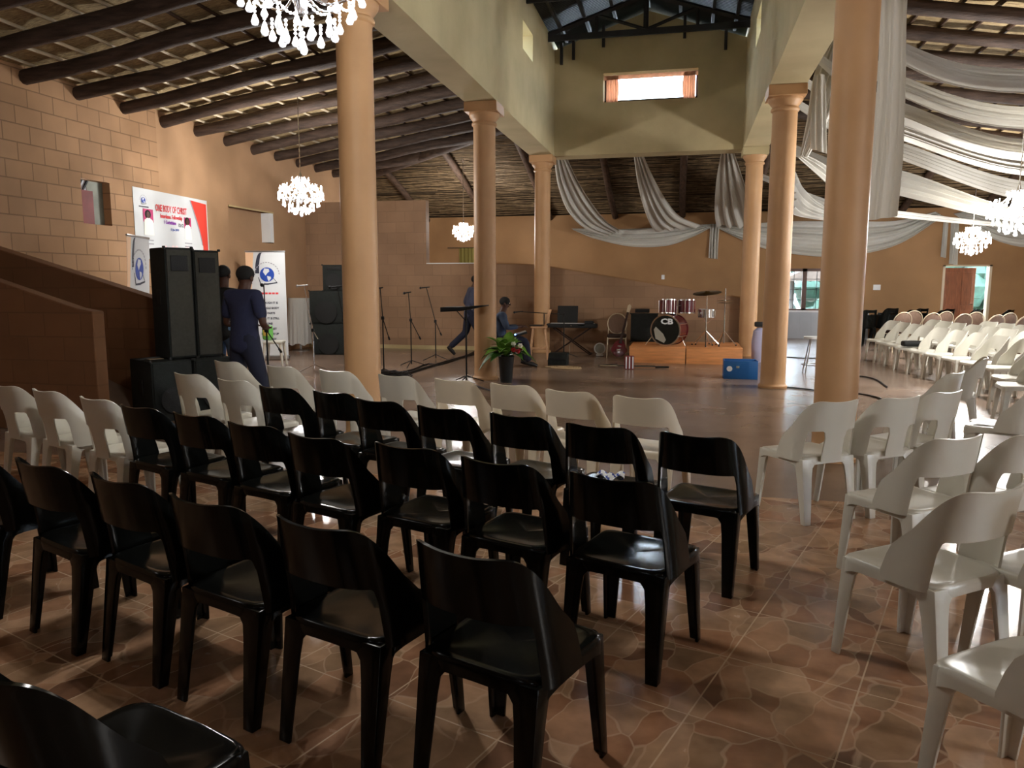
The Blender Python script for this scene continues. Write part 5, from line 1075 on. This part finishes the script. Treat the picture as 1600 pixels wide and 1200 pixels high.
    for s_ in 'lr':
        an, to = J['an_' + s_], J['toe_' + s_]; d = (to - an); MB().tube([an - d * .35 - Vector((0, 0, .02)), an - Vector((0, 0, .012)), an + d * .6 + Vector((0, 0, .0)), to + d * .15], [.036, .045, .043, .03], 10).build('shoe', M['shoe'], t)
    return t
f = G(389, 668)
person('man in a dark navy shirt and trousers seen from behind beside the tall speakers', (f.x, f.y, 0), -14, dict(pelvis=(0, 0, .95), chest=(0, .01, 1.28), neck=(0, .02, 1.48), head=(0, .05, 1.615), face=(-.1, 1, -.1), sh_l=(-.19, .0, 1.43), sh_r=(.19, .0, 1.43), el_l=(-.27, .0, 1.12), el_r=(.30, -.02, 1.12), wr_l=(-.20, .22, 1.10), wr_r=(.14, .20, 1.08), hand_l=(.5, .8, .1), hand_r=(-.8, .5, 0),
       hip_l=(-.09, 0, .90), hip_r=(.09, 0, .90), kn_l=(-.15, .02, .50), kn_r=(.19, .02, .50), an_l=(-.19, -.02, .09), an_r=(.29, .0, .09), toe_l=(-.23, .15, .035), toe_r=(.33, .16, .035)), 'navy', 'navyp')
f = G(352, 631)
person('person half hidden behind the tall speaker wearing pale blue jeans', (f.x + .05, f.y, 0), 8, dict(pelvis=(0, 0, .97), chest=(0, .01, 1.30), neck=(0, .02, 1.50), head=(0, .04, 1.66), face=(.1, 1, -.1), sh_l=(-.19, 0, 1.43), sh_r=(.19, 0, 1.43), el_l=(-.25, .0, 1.14), el_r=(.25, .0, 1.14), wr_l=(-.16, .2, 1.1), wr_r=(.18, .22, 1.12), hip_l=(-.09, 0, .92), hip_r=(.09, 0, .92), kn_l=(-.11, .02, .5), kn_r=(.12, .02, .5), an_l=(-.12, 0, .09), an_r=(.13, 0, .09), toe_l=(-.14, .16, .035), toe_r=(.16, .16, .035)), 'matblack', 'jeans', 'long')
f = G(735, 556)
person('person in grey-blue top walking behind the second left column', (f.x, f.y, 0), -62, dict(pelvis=(0, 0, .95), chest=(0, .06, 1.27), neck=(0, .09, 1.47), head=(0, .13, 1.61), face=(0, 1, -.2), sh_l=(-.17, .05, 1.40), sh_r=(.18, .05, 1.40), el_l=(-.22, -.06, 1.14), el_r=(.24, -.02, 1.13), wr_l=(-.20, .08, .98), wr_r=(.22, .12, .98), hip_l=(-.09, 0, .90), hip_r=(.09, 0, .90), kn_l=(-.10, -.08, .50), kn_r=(.1, .18, .50), an_l=(-.1, -.44, .18), an_r=(.1, .20, .09), toe_l=(-.1, -.34, .05), toe_r=(.1, .35, .035)), 'greyshirt', 'navyp', 'long', belt='whitefab')
f = G(784, 573)
person('seated person in a blue denim shirt facing the laptop stool', (f.x, f.y, 0), -75, dict(pelvis=(0, -.05, .52), chest=(0, -.02, .84), neck=(0, .02, 1.04), head=(0, .06, 1.185), face=(0, 1, -.05), sh_l=(-.18, 0, .97), sh_r=(.18, 0, .97), el_l=(-.22, .10, .74), el_r=(.22, .10, .74), wr_l=(-.12, .34, .76), wr_r=(.12, .34, .76), hip_l=(-.09, 0, .50), hip_r=(.09, 0, .50), kn_l=(-.12, .42, .50), kn_r=(.14, .44, .50), an_l=(-.12, .42, .09), an_r=(.14, .5, .09), toe_l=(-.12, .56, .035), toe_r=(.14, .64, .035)), 'denim', 'navyp', 'long')
sp_ = chair_at(('B', ''), f.x - .05, f.y, -75, 'banquet chair under the seated person', 'banquet chairs on the stage')
t = thing('mixing_desk', 'pale green-white mixing desk with a blue light on the lap of the seated person', 'mixer', (f.x + .34, f.y + .06, .60), math.radians(-75))
MB().rbox((0, 0, .02), (.34, .26, .04), .008, 0, .3).build('case', M['matblack'], t); MB().rbox((0, 0, .047), (.31, .22, .008), .003, 0, .3).build('top_panel', M['key'], t); MB().ell((.17, -.10, .02), (.012, .012, .012), 8).build('blue_light', M['bluelit'], t)
